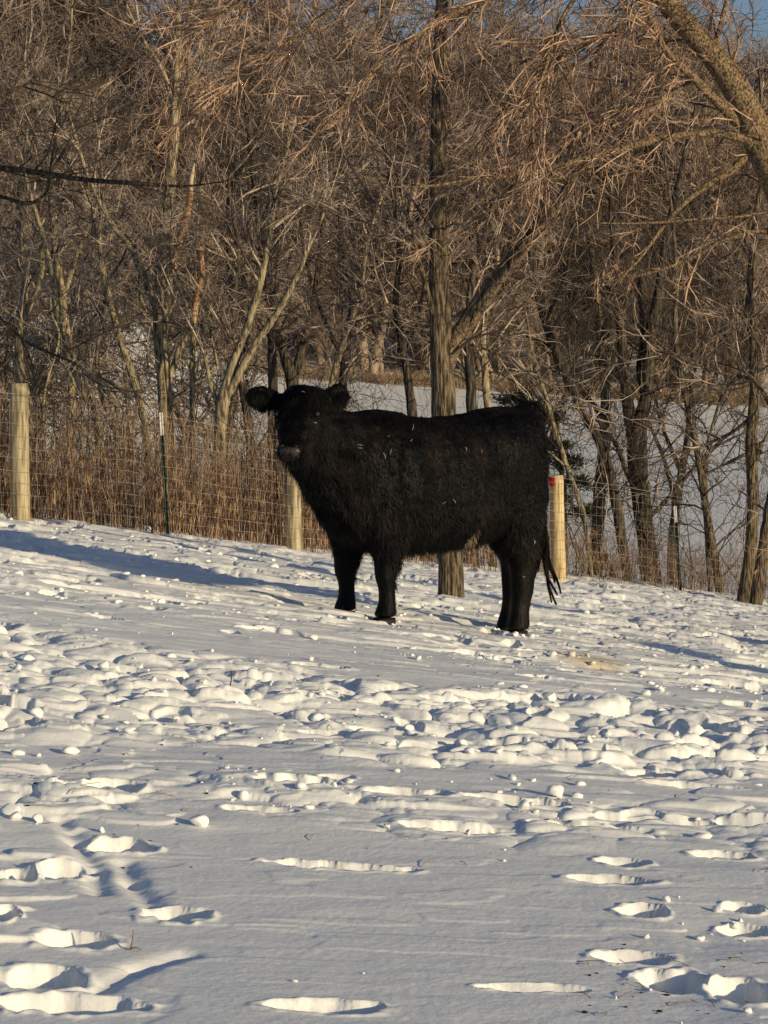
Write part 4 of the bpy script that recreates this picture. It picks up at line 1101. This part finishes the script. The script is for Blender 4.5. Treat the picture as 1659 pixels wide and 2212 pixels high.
    fur = G.build('fur', M['fur'], root, smooth=False)
    G = Geo(); c = loc(P(1036, 1163, 14.85))
    G.add(*strands(200000, lambda p, n: (np.hypot(p[:, 0] - c[0], (p[:, 2] - c[2]) * .55 - .3 * (p[:, 0] - c[0])) < .030) & (p[:, 1] > .1), (.03, .05), .5, .0018))
    if G.n: G.build('flank_tuft', M['tan_fur'], root, smooth=False)
    # hooves with dewclaws
    for (fx, fy, z) in hoofs:
        G = Geo()
        for s in (-1, 1):
            ring_loft(G, [((fx + .012 - .004 * k, fy + s * .030, z - .02 + .024 * k), (.068 - .004 * k, 0, 0), (0, .030 - .001 * k, 0)) for k in range(4)], 16, 2.4)
        h = G.build('hoof', M['hoof'], root)
        G = Geo()
        for s in (-1, 1):
            ring_loft(G, [((fx - .055 - .006 * k, fy + s * .025, z + .085 - .010 * k), (0, .011 - .002 * k, 0), (.006, 0, .011 - .002 * k)) for k in range(4)], 10)
        G.build('dewclaw', M['horn'], h)
    G = Geo()
    for (fx, fy, z) in hoofs:
        for k in range(16):
            a = rng.rand() * 6.28; rr_ = .085 + .05 * rng.rand(); wx, wy = lw(fx + math.cos(a) * rr_, fy + math.sin(a) * rr_); r_ = .006 + .014 * rng.rand() ** 2
            vv, f = CL[k % 8]; G.add(vv * r_ + np.array([wx, wy, gz(wx, wy) + r_ * .3]), t=f)
    tag(G.build('kicked_snow', M['snow']), 'little broken bits of snow lying round the cow hooves', 'snow crumbs', kind='stuff')
    # face
    for s in (-1, 1):
        bm = bmesh.new(); bmesh.ops.create_uvsphere(bm, u_segments=18, v_segments=12, radius=.017); me2 = bpy.data.meshes.new('eye'); bm.to_mesh(me2); bm.free()
        me2.polygons.foreach_set('use_smooth', np.ones(len(me2.polygons), dtype=bool))
        e = link('eye', me2, M['eye'], root); e.location = H0_ + ax * Lh * .34 + side * s * .112 + up * .055
    G = Geo(); npd = []
    for k, (s, a, b) in enumerate(((.905, .040, .014), (.94, .058, .028), (.975, .063, .040), (1.005, .058, .042), (1.03, .046, .036), (1.04, .03, .024))):
        npd.append((H0_ + ax * Lh * s + up * (.028 - .006 * k), side * a, up * b))
    ring_loft(G, npd, 24, 2.5)
    nose = G.build('nose_pad', M['nose'], root)
    for s in (-1, 1):
        G = Geo(); c = H0_ + ax * Lh * .955 + up * .068 + side * s * .040
        ring_loft(G, [(c + up * (.003 * k - .006), (side * .9 + ax * .5 * s) * .012 * (1 - .2 * k), (ax * .9 - side * .5 * s) * .007 * (1 - .2 * k)) for k in range(4)], 12)
        G.build('nostril', M['hoof'], nose)
    # tail
    T = [(-.74, .0, 1.25), (-.81, .0, 1.18), (-.845, .0, 1.0), (-.85, .0, .8), (-.85, .0, .62)]
    q, r = resample(T, [.035, .030, .024, .02, .016], 30); G = Geo(); G.tubes(q, r, 12, cap=True)
    tail = G.build('tail', M['hide'], root)
    G = Geo(); n = 2200; i = rng.randint(4, 30, n); pp = q[i] + rng.randn(n, 3) * .010
    low = rng.rand(n) < .55; pp[low] = q[-1] + rng.randn(low.sum(), 3) * np.array([.012, .012, .04])
    L = np.where(low, .14 + .40 * rng.rand(n) ** 1.5, .05 + .07 * rng.rand(n))
    st = walk(rng, pp, np.stack([rng.randn(n) * .13, rng.randn(n) * .13, -np.ones(n)], -1), L, 9, .03, (0, 0, -.05))
    ph = rng.choice([0., 1.2, 2.4, 4.0], n); sI = np.linspace(0, 1, 9)[None]
    nl = int(low.sum()); lk = rng.randint(0, 18, nl)                      # hair of the switch gathers in curling locks
    lp = walk(rng, q[-1] + rng.randn(18, 3) * np.array([.014, .016, .03]), np.stack([rng.randn(18) * .04 + .04, rng.randn(18) * .04 - .02, -np.ones(18)], -1), .20 + .38 * rng.rand(18), 16, .035, (0, 0, -.05))
    ph = rng.rand(18) * 6; sI = np.linspace(0, 1, 16)[None]
    lp[:, :, 0] += .014 * np.sin(sI * 11 + ph[:, None]) * sI ** .7; lp[:, :, 1] += .020 * np.cos(sI * 10 + ph[:, None]) * sI ** .7
    ls_ = lp[lk] + (rng.randn(nl, 1, 3) * .011) * (1 - .8 * np.linspace(0, 1, 16))[None, :, None] + rng.randn(nl, 16, 3) * .0008
    G.tubes(ls_, np.full((nl, 1), .0015) * np.linspace(1, .5, 16), 3)
    st = st[~low]; n = len(st)
    G.tubes(st, np.full((n, 1), .0014) * np.linspace(1, .4, 9), 3)
    G.build('tail_hair', M['fur'], tail)
    # straw and dried mud caught in the coat (on the side toward the camera)
    dep = bpy.context.evaluated_depsgraph_get(); dep.update()
    from mathutils.bvhtree import BVHTree
    tree = BVHTree.FromPolygons([tuple(a) for a in co], [tuple(int(x) for x in a) for a in lt])
    for (u, v, Lp, an, w) in ((889, 925, 16, 2.2, 1.6), (886, 953, 8, 2.5, 1.2), (1004, 971, 9, 1.4, 2), (1037, 976, 8, 1.7, 1.4), (978, 1083, 12, .9, 1.5), (957, 1086, 10, 2.7, 1.4),
                              (838, 945, 5, .3, 1), (842, 976, 12, 1.9, 1.4), (829, 985, 14, 1.2, 1.4), (655, 850, 9, .1, 1.2), (775, 962, 12, .2, 1.5), (775, 968, 10, .1, 1.5), (678, 915, 9, .3, 1.5), (1130, 1245, 6, .3, 2), (1151, 1170, 9, 1.5, 3)):
        o_ = loc((0, 0, EYE)); d_ = norm(loc(P(u, v, 15)) - o_)
        hit = tree.ray_cast(Vector(o_), Vector(d_))
        if hit[0] is None: continue
        h = np.array(hit[0]); nn = np.array(hit[1]); nn = nn if nn @ d_ < 0 else -nn
        t1 = norm(np.cross(nn, (0, 0, 1))); t2 = np.cross(t1, nn)
        dd = (t1 * math.cos(an) + t2 * math.sin(an)) * Lp / 361 / 2; c = h + nn * .012
        qq, rr_ = resample([c - dd, c + nn * .006, c + dd], [w / 720 * .7, w / 720, w / 720 * .6], 7); G = Geo(); G.tubes(qq, rr_, 4)
        G.build('straw_bit', M['straw'], root)
cow()
